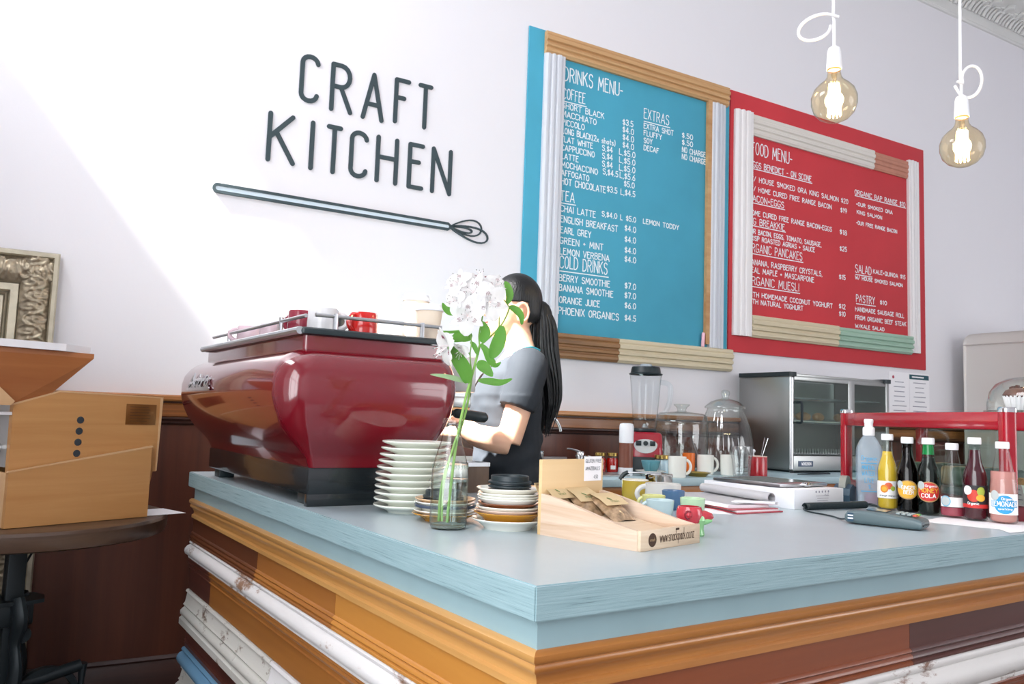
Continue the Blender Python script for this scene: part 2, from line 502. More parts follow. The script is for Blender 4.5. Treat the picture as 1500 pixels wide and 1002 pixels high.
# ---------------------------------------------------------------- the room
def box_structure(name, lo, hi, mat):
    c = [(a+b)/2 for a, b in zip(lo, hi)]; s = [b-a for a, b in zip(lo, hi)]
    return structure(MB().box((0, 0, 0), s).build(name, mat, loc=c, smooth=False))
box_structure('floor', (-1.05, -2.9, -0.1), (8.2, 4.0, 0.0), FLOOR)
box_structure('ceiling', (-1.05, -2.9, 4.95), (8.2, 4.0, 5.05), CEIL)
box_structure('wall_back', (-1.05, WY, 0), (8.2, 4.0, 4.95), WALL)
box_structure('wall_right', (8.05, -2.9, 0), (8.2, WY, 4.95), WALL)

def wall_open(name, axis, p0, p1, a0, a1, h, holes):
    """a wall slab with window holes, as one mesh; axis 'x' = wall facing x"""
    mb = MB()
    holes = sorted(holes)
    cuts = [a0]
    for (b0, b1, z0, z1) in holes: cuts += [b0, b1]
    cuts.append(a1)
    def add(q0, q1, z0, z1):
        if q1-q0 < 1e-4 or z1-z0 < 1e-4: return
        if axis == 'x': mb.box(((p0+p1)/2, (q0+q1)/2, (z0+z1)/2), (p1-p0, q1-q0, z1-z0))
        else: mb.box(((q0+q1)/2, (p0+p1)/2, (z0+z1)/2), (q1-q0, p1-p0, z1-z0))
    for i in range(len(cuts)-1):
        q0, q1 = cuts[i], cuts[i+1]
        if i % 2 == 0: add(q0, q1, 0, h)
        else:
            b0, b1, z0, z1 = holes[i//2]
            add(q0, q1, 0, z0); add(q0, q1, z1, h)
    return structure(mb.build(name, WALL, smooth=False))
wall_open('wall_left', 'x', -1.05, -0.9, -2.9, WY, 4.95, [(-2.5, 1.7, 0.6, 3.35), (1.95, 3.82, 3.45, 4.4)])
wall_open('wall_front', 'y', -2.9, -2.75, -0.9, 8.05, 4.95, [(4.0, 7.8, 0.7, 3.3)])
def window_frame(name, axis, p, a0, a1, z0, z1, na, nz, mat):
    mb = MB(); t = 0.05
    def bar(q0, q1, y0, y1):
        if axis == 'x': mb.box((p, (q0+q1)/2, (y0+y1)/2), (0.05, q1-q0, y1-y0))
        else: mb.box(((q0+q1)/2, p, (y0+y1)/2), (q1-q0, 0.05, y1-y0))
    for i in range(na+1):
        c = a0+(a1-a0)*i/na; c = min(max(c, a0+t/2), a1-t/2); bar(c-t/2, c+t/2, z0, z1)
    for i in range(nz+1):
        c = z0+(z1-z0)*i/nz; c = min(max(c, z0+t/2), z1-t/2); bar(a0, a1, c-t/2, c+t/2)
    return structure(mb.build(name, mat, smooth=False))
FRAMEP = pmat('window_paint', 'E4E2E0', 0.5)
window_frame('window_1', 'x', -1.02, -2.5, 1.7, 0.6, 3.35, 4, 2, FRAMEP)
window_frame('window_2', 'y', -2.85, 4.0, 7.8, 0.7, 3.3, 4, 2, FRAMEP)
# unseen slab added outside to block sun from the low side window
a = MB().box((-2.6, -0.4, 3.42), (3.0, 5.0, 0.04)).build('sun_block_slab', FRAMEP, smooth=False); structure(a)
a.name = 'sun_blocker'

# wainscot along the back wall
XL, XR = -0.9, 6.4
def extrude_x(prof, x0, x1):
    """profile [(y,z)] swept along x"""
    return MB().loft([[(x0, y, z) for y, z in prof], [(x1, y, z) for y, z in prof]])
structure(extrude_x([(WY, .13), (3.832, .13), (3.832, 1.12), (WY, 1.12)], XL, XR).build('trim_1', PANEL, smooth=False))
structure(extrude_x([(WY, 1.112), (3.825, 1.112), (3.815, 1.122), (3.822, 1.13), (3.81, 1.138), (3.81, 1.146), (WY, 1.146)], XL, XR).build('trim_2', TRIMD))
structure(extrude_x([(WY, 1.145), (3.822, 1.145), (3.816, 1.15), (3.816, 1.2), (3.822, 1.206), (WY, 1.206)], XL, XR).build('trim_3', RAILW))
structure(extrude_x([(WY, 1.205), (3.826, 1.205), (3.826, 1.216), (WY, 1.216)], XL, XR).build('trim_4', TRIMD))
structure(extrude_x([(WY, 1.215), (3.80, 1.215), (3.792, 1.222), (3.792, 1.236), (3.798, 1.242), (WY, 1.242)], XL, XR).build('trim_5', CAPW))
structure(extrude_x([(WY, 0), (3.815, 0), (3.815, .1), (3.822, .112), (3.818, .12), (3.828, .132), (WY, .135)], XL, 8.05).build('baseboard_back', TRIMD))

# plaster cornice with a row of acanthus leaves
def build_cornice():
    mb = MB()
    prof = [(WY, 4.665), (3.835, 4.668), (3.83, 4.685), (3.842, 4.70), (3.835, 4.715), (3.82, 4.725), (3.80, 4.745), (3.765, 4.79), (3.715, 4.835), (3.66, 4.865),
            (3.62, 4.875), (3.60, 4.885), (3.60, 4.905), (3.56, 4.91), (3.54, 4.93), (3.54, 4.95), (WY, 4.95)]
    mb.loft([[(-0.9, y, z) for y, z in prof], [(8.05, y, z) for y, z in prof]])
    x = 5.3
    while x < 8.0:
        for k, (dx, s) in enumerate(((0, 1.0), (.05, .72), (.095, .8), (.14, .62))):
            pts, rr = [], []
            for i in range(9):
                t = i/8
                a = t*1.45
                yy = 3.80-0.15*s*(t**1.3)-.012
                zz = 4.735+0.115*s*math.sin(a)
                if t > .75: zz -= .03*(t-.75)/.25
                pts.append((x+dx+.035*t*t, yy, zz)); rr.append((.017 if k == 0 else .012)*(1.1-.35*t)*(1.5 if (k == 0 and t > .7) else 1))
            mb.tube(pts, rr, 7)
        x += 0.2
    return structure(mb.build('trim_7', CORN))
build_cornice()

# ---------------------------------------------------------------- the bar
PLYTOP = pmat('teal_paint_top', 'ABB9BF', 0.30, bump=0.06, bscale=30, var=0.04, vscale=5, spec=0.55)
def ply_edge():
    m = bpy.data.materials.new('teal_ply_edge'); m.use_nodes = True
    nt = m.node_tree; N = nt.nodes; L = nt.links; b = N['Principled BSDF']
    tc = N.new('ShaderNodeTexCoord'); mp = N.new('ShaderNodeMapping'); L.new(tc.outputs['Object'], mp.inputs[0])
    mp.inputs['Scale'].default_value = (7, 7, 330)
    nz = N.new('ShaderNodeTexNoise'); nz.inputs['Scale'].default_value = 1; nz.inputs['Detail'].default_value = 5; nz.inputs['Roughness'].default_value = .65
    L.new(mp.outputs[0], nz.inputs['Vector'])
    cr = N.new('ShaderNodeValToRGB'); e = cr.color_ramp.elements
    e[0].position = .27; e[0].color = (*hexc('566E72'), 1); e[1].position = .42; e[1].color = (*hexc('86A2A8'), 1)
    e2 = e.new(.66); e2.color = (*hexc('94AEB4'), 1)
    L.new(nz.outputs[0], cr.inputs[0]); L.new(cr.outputs[0], b.inputs['Base Color'])
    b.inputs['Roughness'].default_value = .5
    bp = N.new('ShaderNodeBump'); bp.inputs['Strength'].default_value = .35; bp.inputs['Distance'].default_value = .002
    L.new(nz.outputs[0], bp.inputs['Height']); L.new(bp.outputs[0], b.inputs['Normal'])
    return m
PLYEDGE = ply_edge()
TEALAP = pmat('teal_apron', '8AA5AC', 0.5, bump=0.1, bscale=14, var=0.05, vscale=6, stretch=(1, 1, .2))
UE, VE = 2.9, 2.117
wt = MB()
poly = [(0, 0), (UE, 0), (UE, .93), (.74, .93), (.74, VE), (0, VE)]
wt.prism(poly, .051, T(0, 0, -.051))
bmesh.ops.recalc_face_normals(wt.bm, faces=wt.bm.faces[:])
bmesh.ops.bevel(wt.bm, geom=wt.bm.edges[:], offset=.0022, segments=2, affect='EDGES')
wo = wt.build('bar_worktop', PLYTOP, loc=cw(0, 0, 0), rot=(0, 0, PHI), angle=40)
wo.data.materials.append(PLYEDGE)
for p in wo.data.polygons:
    if abs(p.normal.z) < .5: p.material_index = 1
tag(wo, 'pale teal painted plywood worktop of the L-shaped bar', 'worktop')

base = thing('bar_counter', cw(0, 0, -CT), 'bar front clad in stacked reclaimed timber mouldings below the teal worktop', 'counter', PHI)
def bpoly(o, u1=UE-.03, v1=VE-.02): return [(o, o), (u1, o), (u1, .90), (.71, .90), (.71, v1), (o, v1)]
BODY = pmat('counter_carcass', '2A2826', 0.7)
MB().prism(bpoly(.036), CT-.12, T(0, 0, .02)).build('carcass', BODY, base, smooth=False)
MB().prism(bpoly(.019), .05, T(0, 0, CT-.101)).build('apron', TEALAP, base, smooth=False)
HONEY = wood('honey_pine', 'AA763A', 'DCAE6E', 'y', 0.35, 0.3, 0.3, contrast=.8)
GOLD = wood('golden_pine', 'A86C2A', 'CA8E44', 'y', 0.3, 0.35, 0.2, contrast=.8)
BROWNL = wood('brown_timber', '4A2414', '74401F', 'y', 0.3, 0.4, 0.2)
ORANGEL = wood('orange_timber', '80481E', 'B47838', 'y', 0.3, 0.35, 0.2, contrast=.8)
DARKL = wood('red_brown_timber', '40201A', '63342A', 'y', 0.3, 0.4, 0.1)
WCHIP = chipped('chipped_white', 'D8D6D6', '8A6A54', 0.44, 8)
WCHIP2 = chipped('chipped_offwhite', 'CBC9C2', '6A5648', 0.43, 10)
BLUECH = chipped('worn_blue', '6F9CBC', '8C7A70', 0.36, 8)
HONEYX = wood('honey_pine_front', '864A1E', 'C08444', 'x', 0.3, 0.3, 0.25, contrast=.75, ring=.8)
REDX = wood('red_timber_front', '6A3018', '8C4A26', 'x', 0.3, 0.35, 0.2)
REDDX = wood('dark_red_timber_front', '3C201C', '5A3028', 'x', 0.3, 0.35, 0.2)
WCHIPX = chipped('chipped_white_front', 'D2CFCC', '74503C', 0.46, 8, axis='x')
def P(*q): return list(q)
OGEE = [(0, 0), (.024, 0), (.031, -.005), (.031, -.013), (.024, -.019), (.027, -.023), (.026, -.028), (.018, -.035), (.012, -.045), (.012, -.052), (.019, -.056), (.019, -.066), (0, -.067)]
FLATRIB = [(0, 0), (.012, -.001), (.012, -.048), (.016, -.05), (.018, -.054), (.014, -.058), (.019, -.061), (.02, -.066), (.015, -.07), (.02, -.073), (.02, -.078), (0, -.079)]
TORUS = [(0, 0), (.016, 0), (.021, -.005), (.019, -.011), (.016, -.013), (.026, -.017), (.034, -.026), (.036, -.035), (.032, -.045), (.024, -.05), (.021, -.052), (.022, -.058), (0, -.058)]
RIBTOP = [(0, 0), (.02, -.001), (.022, -.006), (.016, -.012), (.02, -.016), (.018, -.022), (.013, -.026), (.013, -.034), (.017, -.036), (.012, -.04), (.012, -.108), (0, -.11)]
WIDE = [(0, 0), (.016, -.001), (.02, -.008), (.014, -.013), (.02, -.045), (.026, -.052), (.02, -.06), (.026, -.064), (.034, -.072), (.034, -.084), (.027, -.09), (.036, -.097), (.036, -.117), (0, -.119)]
BRN = [(0, 0), (.011, 0), (.011, -.05), (.016, -.053), (.012, -.058), (.016, -.062), (.012, -.067), (.012, -.078), (0, -.08)]
def scale_prof(p, h): k = h/abs(p[-1][1]); return [(d, z*k) for d, z in p]
F0 = .036
def strip_left(prof, ztop, v0, v1, mat, mitre=False):
    """moulding on the long left face; v0 is the end near the corner"""
    a = [(F0-d, (F0-d) if mitre else v0, CT+ztop+z) for d, z in prof]
    b = [(F0-d, v1, CT+ztop+z) for d, z in prof]
    MB().loft([a, b]).build('moulding', mat, base, angle=50)
def strip_front(prof, ztop, u0, u1, mat, mitre=False):
    a = [((F0-d) if mitre else u0, F0-d, CT+ztop+z) for d, z in prof]
    b = [(u1, F0-d, CT+ztop+z) for d, z in prof]
    MB().loft([a, b]).build('moulding', mat, base, angle=50)
VL = VE-.005
z = -.094
strip_left(OGEE, z, 0, VL, HONEY, True); strip_front(OGEE, z, 0, UE-.02, HONEYX, True)
z -= .067; p = scale_prof(FLATRIB, .079); pf = scale_prof(FLATRIB, .084)
strip_left(p, z, 0, .775, GOLD, True); strip_left(p, z, .776, 1.346, ORANGEL); strip_left(p, z, 1.347, VL, BROWNL)
strip_front(pf, z, 0, .975, REDX, True); strip_front(pf, z, .976, UE-.02, REDDX)
z -= .079; p = scale_prof(TORUS, .058)
strip_left(p, z, 0, VL, WCHIP, True); strip_front(scale_prof(TORUS, .08), z-.006, 0, UE-.02, WCHIPX, True)
z -= .058; p = scale_prof(RIBTOP, .11)
strip_left(p, z, 0, 1.822, ORANGEL, True); strip_left(p, z, 1.823, VL, DARKL)
strip_front(scale_prof(RIBTOP, .085), z-.027, 0, UE-.02, REDX, True)
z -= .11
strip_left(WIDE, z, 0, 1.168, WCHIP, True); strip_left(WIDE, z, 1.17, 1.452, WCHIP2); strip_left(WIDE, z, 1.454, VL+.005, WCHIP2)
strip_front(WIDE, z, 0, UE-.02, WCHIPX, True)
z -= .119; p = scale_prof(BRN, .08)
strip_left(p, z, 0, VL, DARKL, True); strip_front(p, z, 0, UE-.02, REDDX, True)
z -= .08; p = scale_prof(TORUS, .062)
strip_left(p, z, 0, VL+.006, BLUECH, True)
z -= .062
strip_left(scale_prof(WIDE, .1), z, 0, VL+.003, WCHIP2, True)

# ---------------------------------------------------------------- back bench
BENCHTOP = pmat('bench_teal', 'A9C2C9', 0.4, var=.03, vscale=4)
b = MB().box(((1.4+5.45)/2, (3.062+WY-.036)/2, BT-.018), (5.45-1.4, WY-.036-3.062, .036), bev=.003).build('bench_worktop', BENCHTOP)
tag(b, 'pale teal worktop of the back bench along the wall', 'worktop')
bc = thing('bench_cabinet', (1.45, 3.09, 0), 'orange-brown wooden cabinet under the back bench worktop', 'cabinet')
CABW = wood('cabinet_wood', 'A05A24', 'C8843C', 'x', 0.5, 0.4, .1)
CABZ = wood('cabinet_wood_upright', 'A05A24', 'C8843C', 'z', 0.5, 0.4, .1)
CABD = pmat('cabinet_dark', '2B3336', 0.6)
MB().box((1.98, .36, .445), (3.96, .66, .885)).build('carcass', CABD, bc, smooth=False)
MB().box((1.98, .015, .866), (3.96, .03, .044), bev=.002).build('top_rail', CABW, bc)
for x in (.02, 1.33, 1.385, 2.68, 2.735, 3.94):
    MB().box((x, .016, .43), (.05, .03, .828), bev=.002).build('stile', CABZ, bc)

# ---------------------------------------------------------------- lettering on the wall
INK = pmat('sign_black', '36454A', 0.6)
INKB = pmat('sign_pale_blue', 'D6E6F0', 0.6)
sign = thing('wall_lettering', (0.8, WY, 2.35), 'large black raised capitals CRAFT KITCHEN on the white wall', 'sign')
LET = [('C', .975, 1.072, 2.69, .245), ('R', 1.128, 1.245, 2.676, .25), ('A', 1.292, 1.412, 2.672, .25), ('F', 1.465, 1.553, 2.686, .243), ('T', 1.598, 1.68, 2.688, .243),
       ('K', .838, .975, 2.364, .245), ('I', 1.043, 1.047, 2.36, .245), ('T', 1.123, 1.203, 2.36, .245), ('C', 1.243, 1.34, 2.362, .245), ('H', 1.382, 1.503, 2.36, .245), ('E', 1.557, 1.648, 2.358, .245), ('N', 1.69, 1.81, 2.356, .25)]
for ch, x0, x1, z0, h in LET:
    mb = MB(); wd, st = GL[ch]
    sx = (x1-x0-.02)/max(wd, .05)
    if ch == 'I': sx = 0
    for pl in st:
        if ch == 'C':
            pl = arc(.21, .84, .21, .15, 5, 180)+arc(.21, .15, .21, .15, 180, 355)
        if ch == 'E': pl = [(px, min(pz, 1)) for px, pz in pl]
        solid_stroke(mb, [(x0+.01+px*sx, z0+.01+pz*(h-.02)) for px, pz in pl], .022, lambda x, z, t: (x-.8, -t, z-2.35), .006)
    mb.build('letter', INK, sign)
# whisk drawn under the words
wk = thing('wall_whisk', (0.6, WY, 2.19), 'long black and pale blue whisk emblem under the wall lettering', 'sign')
fw = lambda x, z, t: (x-.6, -t, z-2.19)
hz0, hz1, hx0, hx1 = 2.217-.021, 2.1905, .632, 1.80
mb = MB()
for sgn in (1, -1):
    solid_stroke(mb, [(hx0, 2.196+sgn*.017), (hx1, 2.1905+sgn*.015)], .013, fw, .010)
solid_stroke(mb, arc(hx0, 2.196, .017, .017, 90, 270, 8), .013, fw, .010)
solid_stroke(mb, [(hx1, 2.2055), (hx1+.012, 2.1975), (hx1+.012, 2.1835), (hx1, 2.1755)], .011, fw, .010)
mb.build('handle_outline', INK, wk)
mb = MB(); solid_stroke(mb, [(hx0, 2.196), (hx1, 2.1905)], .023, fw, .005); mb.build('handle_fill', INKB, wk)
mb = MB(); o = (hx1+.018, 2.1905)
def loop(w_, h_, tilt, x_):
    pts = []
    for i in range(25):
        t = i/24*2*PI-PI
        px = (1+math.cos(t))/2; py = math.sin(t)*(.35+.65*px)
        X, Z = px*x_, py*h_
        pts.append((o[0]+X*math.cos(tilt)-Z*math.sin(tilt), o[1]+X*math.sin(tilt)+Z*math.cos(tilt)))
    return pts
solid_stroke(mb, loop(0, .058, .10, .185), .008, fw, .006)
solid_stroke(mb, loop(0, .052, -.15, .225), .008, fw, .010)
solid_stroke(mb, loop(0, .018, -.06, .125), .008, fw, .010)
mb.build('wire_loops', INK, wk)

# ---------------------------------------------------------------- menu boards
def S(X, Z, Y): return (X*Y/3.85, 1.2+(Z-1.2)*Y/3.85)
MOULD = [(0, 0), (0, .018), (.05, .022), (.1, .030), (.2, .030), (.26, .024), (.30, .024), (.34, .036), (.44, .038), (.5, .028), (.55, .028), (.6, .040), (.74, .042), (.8, .030), (.86, .034), (.96, .034), (1, .026), (1, 0)]
def rail(name, x0, x1, z0, z1, horiz, mat, parent, k=1.0, flip=False, yb=3.838):
    mb = MB(); lx, lz, ly = parent.location.x, parent.location.z, parent.location.y
    pr = [((1-t if flip else t), d) for t, d in MOULD]
    if horiz: rings = [[(x-lx, yb-d*k-ly, z0+t*(z1-z0)-lz) for t, d in pr] for x in (x0, x1)]
    else: rings = [[(x0+t*(x1-x0)-lx, yb-d*k-ly, z-lz) for t, d in pr] for z in (z0, z1)]
    return mb.loft(rings).build(name, mat, parent, angle=25)
def writing(lines, parent, yf, wk=.085, pname='chalk_writing'):
    lx, ly, lz = parent.location
    for t, x0, x1, zb, h, ul in lines:
        mb = MB(); f = lambda x, z, l: (x-lx, yf-ly-l, z-lz)
        h = h*(.80 if h < .055 else .95)
        for pl in text_lines(t, x0, x1, zb, h, jit=.03):
            ribbon(mb, pl, max(h*wk, .0054), f)
        if ul: ribbon(mb, [(x0, zb-h*.28), (x1+.01, zb-h*.24)], .006, f)
        mb.build(pname, CHALK, parent, smooth=False, recalc=False)
BLUEB = pmat('blue_board', '459FBA', 0.7, var=.05, vscale=3)
REDB = pmat('red_board', 'C4363E', 0.7, var=.05, vscale=3)
GREYW = chipped('pale_grey_moulding', 'C9CDD4', '8C8A88', .3, 12, axis='z')
RAWW = wood('raw_pine_moulding', 'A9794A', 'CFA878', 'x', .5, .6, 0)
DARKW = wood('dark_oak_moulding', '4A3222', 'A67A4C', 'x', .5, .5, 0)
CREAM = chipped('cream_moulding', 'CFC3A6', '7A6A50', .3, 12, axis='x')
WHITEM = chipped('white_moulding', 'E3E0E0', '8A7A70', .32, 12, axis='z')
WHITEMX = chipped('white_moulding_top', 'D9D4CC', '8A7A70', .34, 9, axis='x')
MINT = chipped('mint_moulding', '9CBBA8', '7A7A68', .3, 12, axis='x')
PINKW = pmat('pink_undercoat', 'B9806C', .7, var=.08, vscale=14)
db = thing('drinks_menu_board', (3.05, WY-.001, 2.4), 'turquoise chalkboard headed DRINKS MENU in a patchwork timber frame', 'menu board')
MB().box((2.257-3.05+.78, -.006, 2.55-2.4), (1.56, .011, 1.755), bev=.001).build('backing_panel', BLUEB, db)
YR = 3.805
def RX(a): return a*YR/3.85
def RZ(a): return 1.2+(a-1.2)*YR/3.85
rail('frame_rail', RX(2.387), RX(3.835), RZ(3.312), RZ(3.443), True, RAWW, db)
rail('frame_rail', RX(2.387), RX(2.522), RZ(1.685), RZ(3.312), False, GREYW, db, .95)
rail('frame_rail', RX(3.686), RX(3.815), RZ(1.685), RZ(3.312), False, GREYW, db, .95, True)
MB().box(((RX(3.655)+RX(3.686))/2-3.05, 3.825-WY+.001, .1), (.03, .028, 1.6)).build('frame_strip', RAWW, db)
rail('frame_rail', RX(2.36), RX(2.955), RZ(1.542), RZ(1.685), True, DARKW, db, 1.1)
rail('frame_rail', RX(2.957), RX(3.885), RZ(1.542), RZ(1.685), True, CREAM, db, 1.1)
DRINKS=[
("DRINKS MENU-",2.501,2.930,3.163,0.086,0),("COFFEE",2.495,2.654,3.054,0.066,1),("SHORT BLACK",2.492,2.794,2.995,0.042,0),("MACCHIATO",2.494,2.738,2.945,0.042,0),("PICCOLO",2.496,2.653,2.895,0.041,0),("LONG BLACK(2x shots)",2.498,2.881,2.845,0.042,0),("FLAT WHITE",2.494,2.716,2.795,0.041,0),("CAPPUCCINO",2.496,2.731,2.745,0.041,0),("LATTE",2.498,2.617,2.695,0.041,0),("MOCHACCINO",2.500,2.757,2.645,0.041,0),("AFFOGATO",2.501,2.696,2.595,0.041,0),("HOT CHOCOLATE",2.503,2.818,2.544,0.046,0),("$3.5",2.935,3.014,2.990,0.043,0),("$4.0",2.936,3.020,2.943,0.043,0),("$4.0",2.938,3.022,2.896,0.043,0),("$4.0",2.939,3.023,2.849,0.043,0),("S,$4",2.787,2.863,2.800,0.042,0),("L,$5.0",2.914,3.035,2.800,0.043,0),("S,$4",2.789,2.865,2.752,0.042,0),("L,$5.0",2.916,3.036,2.752,0.043,0),("S,$4",2.790,2.866,2.704,0.042,0),("L,$5.0",2.917,3.037,2.704,0.043,0),("S,$4.5",2.796,2.908,2.657,0.042,0),("L,$5.6",2.923,3.038,2.657,0.043,0),("$5.0",2.956,3.034,2.610,0.042,0),("$3.5 L,$4.5",2.830,3.041,2.556,0.042,0),("EXTRAS",3.098,3.298,3.064,0.066,1),("EXTRA SHOT",3.099,3.336,3.003,0.040,0),("FLUFFY",3.100,3.242,2.957,0.039,0),("SOY",3.101,3.166,2.911,0.039,0),("DECAF",3.102,3.220,2.865,0.039,0),("$.50",3.409,3.499,3.008,0.040,0),("$.50",3.410,3.500,2.962,0.040,0),("NO CHARGE",3.412,3.609,2.914,0.041,0),("NO CHARGE",3.412,3.612,2.868,0.041,0),("TEA",2.502,2.597,2.449,0.060,1),("CHAI LATTE",2.504,2.750,2.384,0.045,0),("S,$4.0 L $5.0",2.797,3.051,2.401,0.038,0),("LEMON TODDY",3.109,3.394,2.405,0.035,0),("ENGLISH BREAKFAST",2.506,2.915,2.322,0.046,0),("$4.0",2.969,3.053,2.338,0.042,0),("EARL GREY",2.508,2.720,2.259,0.045,0),("$4.0",2.971,3.054,2.271,0.042,0),("GREEN + MINT",2.506,2.811,2.197,0.045,0),("$4.0",2.973,3.056,2.206,0.042,0),("LEMON VERBENA",2.508,2.858,2.136,0.045,0),("$4.0",2.974,3.058,2.151,0.042,0),("COLD DRINKS",2.510,2.845,2.057,0.073,1),("BERRY SMOOTHIE",2.508,2.867,1.982,0.045,0),("$7.0",2.979,3.062,1.989,0.042,0),("BANANA SMOOTHIE",2.510,2.892,1.925,0.045,0),("$7.0",2.980,3.063,1.931,0.042,0),("ORANGE JUICE",2.513,2.796,1.856,0.044,0),("$6.0",2.982,3.065,1.870,0.041,0),("PHOENIX ORGANICS",2.510,2.938,1.791,0.049,0),("$4.5",2.984,3.067,1.796,0.041,0)]
FOOD=[
("FOOD MENU-",4.028,4.421,3.023,0.086,0),("EGGS BENEDICT - ON SCONE",4.016,4.617,2.933,0.050,1),("W/ HOUSE SMOKED ORA KING SALMON $20",4.011,5.014,2.837,0.041,0),("W/ HOME CURED FREE RANGE BACON",4.012,4.832,2.769,0.040,0),("$19",4.931,4.999,2.765,0.041,0),("BACON+EGGS",4.006,4.340,2.698,0.053,1),("HOME CURED FREE RANGE BACON+EGGS",4.007,4.834,2.604,0.040,0),("$18",4.923,4.998,2.602,0.041,0),("BIG BREAKKIE",4.001,4.348,2.542,0.053,1),("OUR BACON, EGGS, TOMATO, SAUSAGE,",4.002,4.723,2.477,0.039,0),("CRISP ROASTED AGRIAS + SAUCE",4.003,4.654,2.431,0.039,0),("$25",4.923,4.998,2.479,0.040,0),("ORGANIC PANCAKES",4.004,4.525,2.355,0.058,1),("BANANA, RASPBERRY CRYSTALS,",4.005,4.732,2.267,0.044,0),("REAL MAPLE + MASCARPONE",4.005,4.647,2.213,0.044,0),("$15",4.915,4.982,2.271,0.040,0),("ORGANIC MUESLI",4.000,4.494,2.133,0.057,1),("WITH HOMEMADE COCONUT YOGHURT",4.001,4.841,2.050,0.039,0),("$12",4.914,4.981,2.057,0.040,0),("WITH NATURAL YOGHURT",4.001,4.535,2.003,0.038,0),("$10",4.914,4.981,2.002,0.040,0),("ORGANIC BAP RANGE $10",5.091,5.687,2.924,0.043,1),("-OUR SMOKED ORA",5.106,5.530,2.842,0.032,0),("KING SALMON",5.114,5.403,2.782,0.032,0),("-OUR FREE RANGE BACON",5.106,5.583,2.701,0.032,0),("SALAD",5.094,5.275,2.341,0.062,1),("KALE+QUINOA $15",5.298,5.680,2.357,0.037,0),("W/ HOUSE SMOKED SALMON",5.093,5.644,2.291,0.032,0),("PASTRY",5.102,5.312,2.124,0.056,1),("$10",5.376,5.453,2.133,0.036,0),("HANDMADE SAUSAGE ROLL",5.092,5.661,2.055,0.037,0),("FROM ORGANIC BEEF STEAK",5.092,5.685,1.993,0.037,0),("W/KALE SALAD",5.091,5.422,1.934,0.031,0)]
writing(DRINKS, db, 3.8365)
ck = MB().lathe([(0, 0), (.010, .001), (.011, .01), (.011, .085), (.009, .09), (0, .091)], 12).build('chalk_stick', pmat('pink_chalk', 'E9B7C4', .9), rot=(0, .06, 0))
ck.location = (RX(3.635), 3.819, RZ(1.686)); tag(ck, 'pink chalk stick standing on the bottom rail of the turquoise board', 'chalk')
rb = thing('food_menu_board', (4.85, WY-.001, 2.5), 'red chalkboard headed FOOD MENU in a worn white timber frame', 'menu board')
MB().box(((3.83+5.93)/2-4.85, -.006, (1.67+3.424)/2-2.5), (5.93-3.83, .011, 3.424-1.67), bev=.001).build('backing_panel', REDB, rb)
rail('frame_rail', RX(3.905), RX(4.063), RZ(1.785), RZ(3.32), False, WHITEM, rb)
rail('frame_rail', RX(4.064), RX(5.355), RZ(3.17), RZ(3.315), True, WHITEMX, rb, .8)
rail('frame_rail', RX(5.356), RX(5.772), RZ(3.172), RZ(3.31), True, PINKW, rb, .6)
rail('frame_rail', RX(5.775), RX(5.915), RZ(1.80), RZ(3.325), False, WHITEM, rb, .8, True)
rail('frame_rail', RX(4.064), RX(4.937), RZ(1.783), RZ(1.932), True, CREAM, rb)
rail('frame_rail', RX(4.938), RX(5.793), RZ(1.783), RZ(1.925), True, MINT, rb, 1.1)
writing(FOOD, rb, 3.8365, .085)

# paper notices on the wall beside the food warmer
GREYINK = pmat('grey_print', '9A9AA6', .8)
GREENINK = pmat('dark_green_print', '2E5560', .8)
REDDOT = pmat('red_print', 'B0455A', .8)
def notice(name, x0, x1, z0, z1, label, head):
    t = thing(name, (x0, WY-.001, z0), label, 'notice')
    W_, H_ = x1-x0, z1-z0
    MB().box((W_/2, -.0008, H_/2), (W_, .0012, H_)).build('sheet', PAPER, t, smooth=False)
    mb = MB(); f = lambda x, z, l: (x, -.002-l, z)
    random.seed(len(label))
    for i in range(7):
        zz = H_-.075-i*.036
        a = W_*(.5-random.uniform(.2, .36)); 
        ribbon(mb, [(a, zz), (W_-a, zz)], .006, f)
    mb.build('print_lines', GREYINK, t, smooth=False, recalc=False)
    if head:
        MB().box((W_*.48, -.002, H_-.03), (W_*.98, .001, .036)).build('green_banner', GREENINK, t, smooth=False)
        mb = MB(); ribbon(mb, [(.03, H_-.03), (W_*.7, H_-.03)], .010, lambda x, z, l: (x, -.003-l, z)); mb.build('banner_print', PAPER, t, smooth=False, recalc=False)
    else:
        mb = MB(); mb.lathe([(0, 0), (.012, 0), (.012, .001), (0, .001)], 12, M=T(.05, -.0015, H_-.04) @ R(PI/2, 'X')); mb.build('red_seal', REDDOT, t, smooth=False)
notice('paper_notice', 5.49, 5.735, 1.28, 1.638, 'white notice with a small red seal on the wall under the red board', False)
notice('paper_notice', 5.738, 5.985, 1.28, 1.64, 'white notice with a dark green heading on the wall left of the fridge', True)

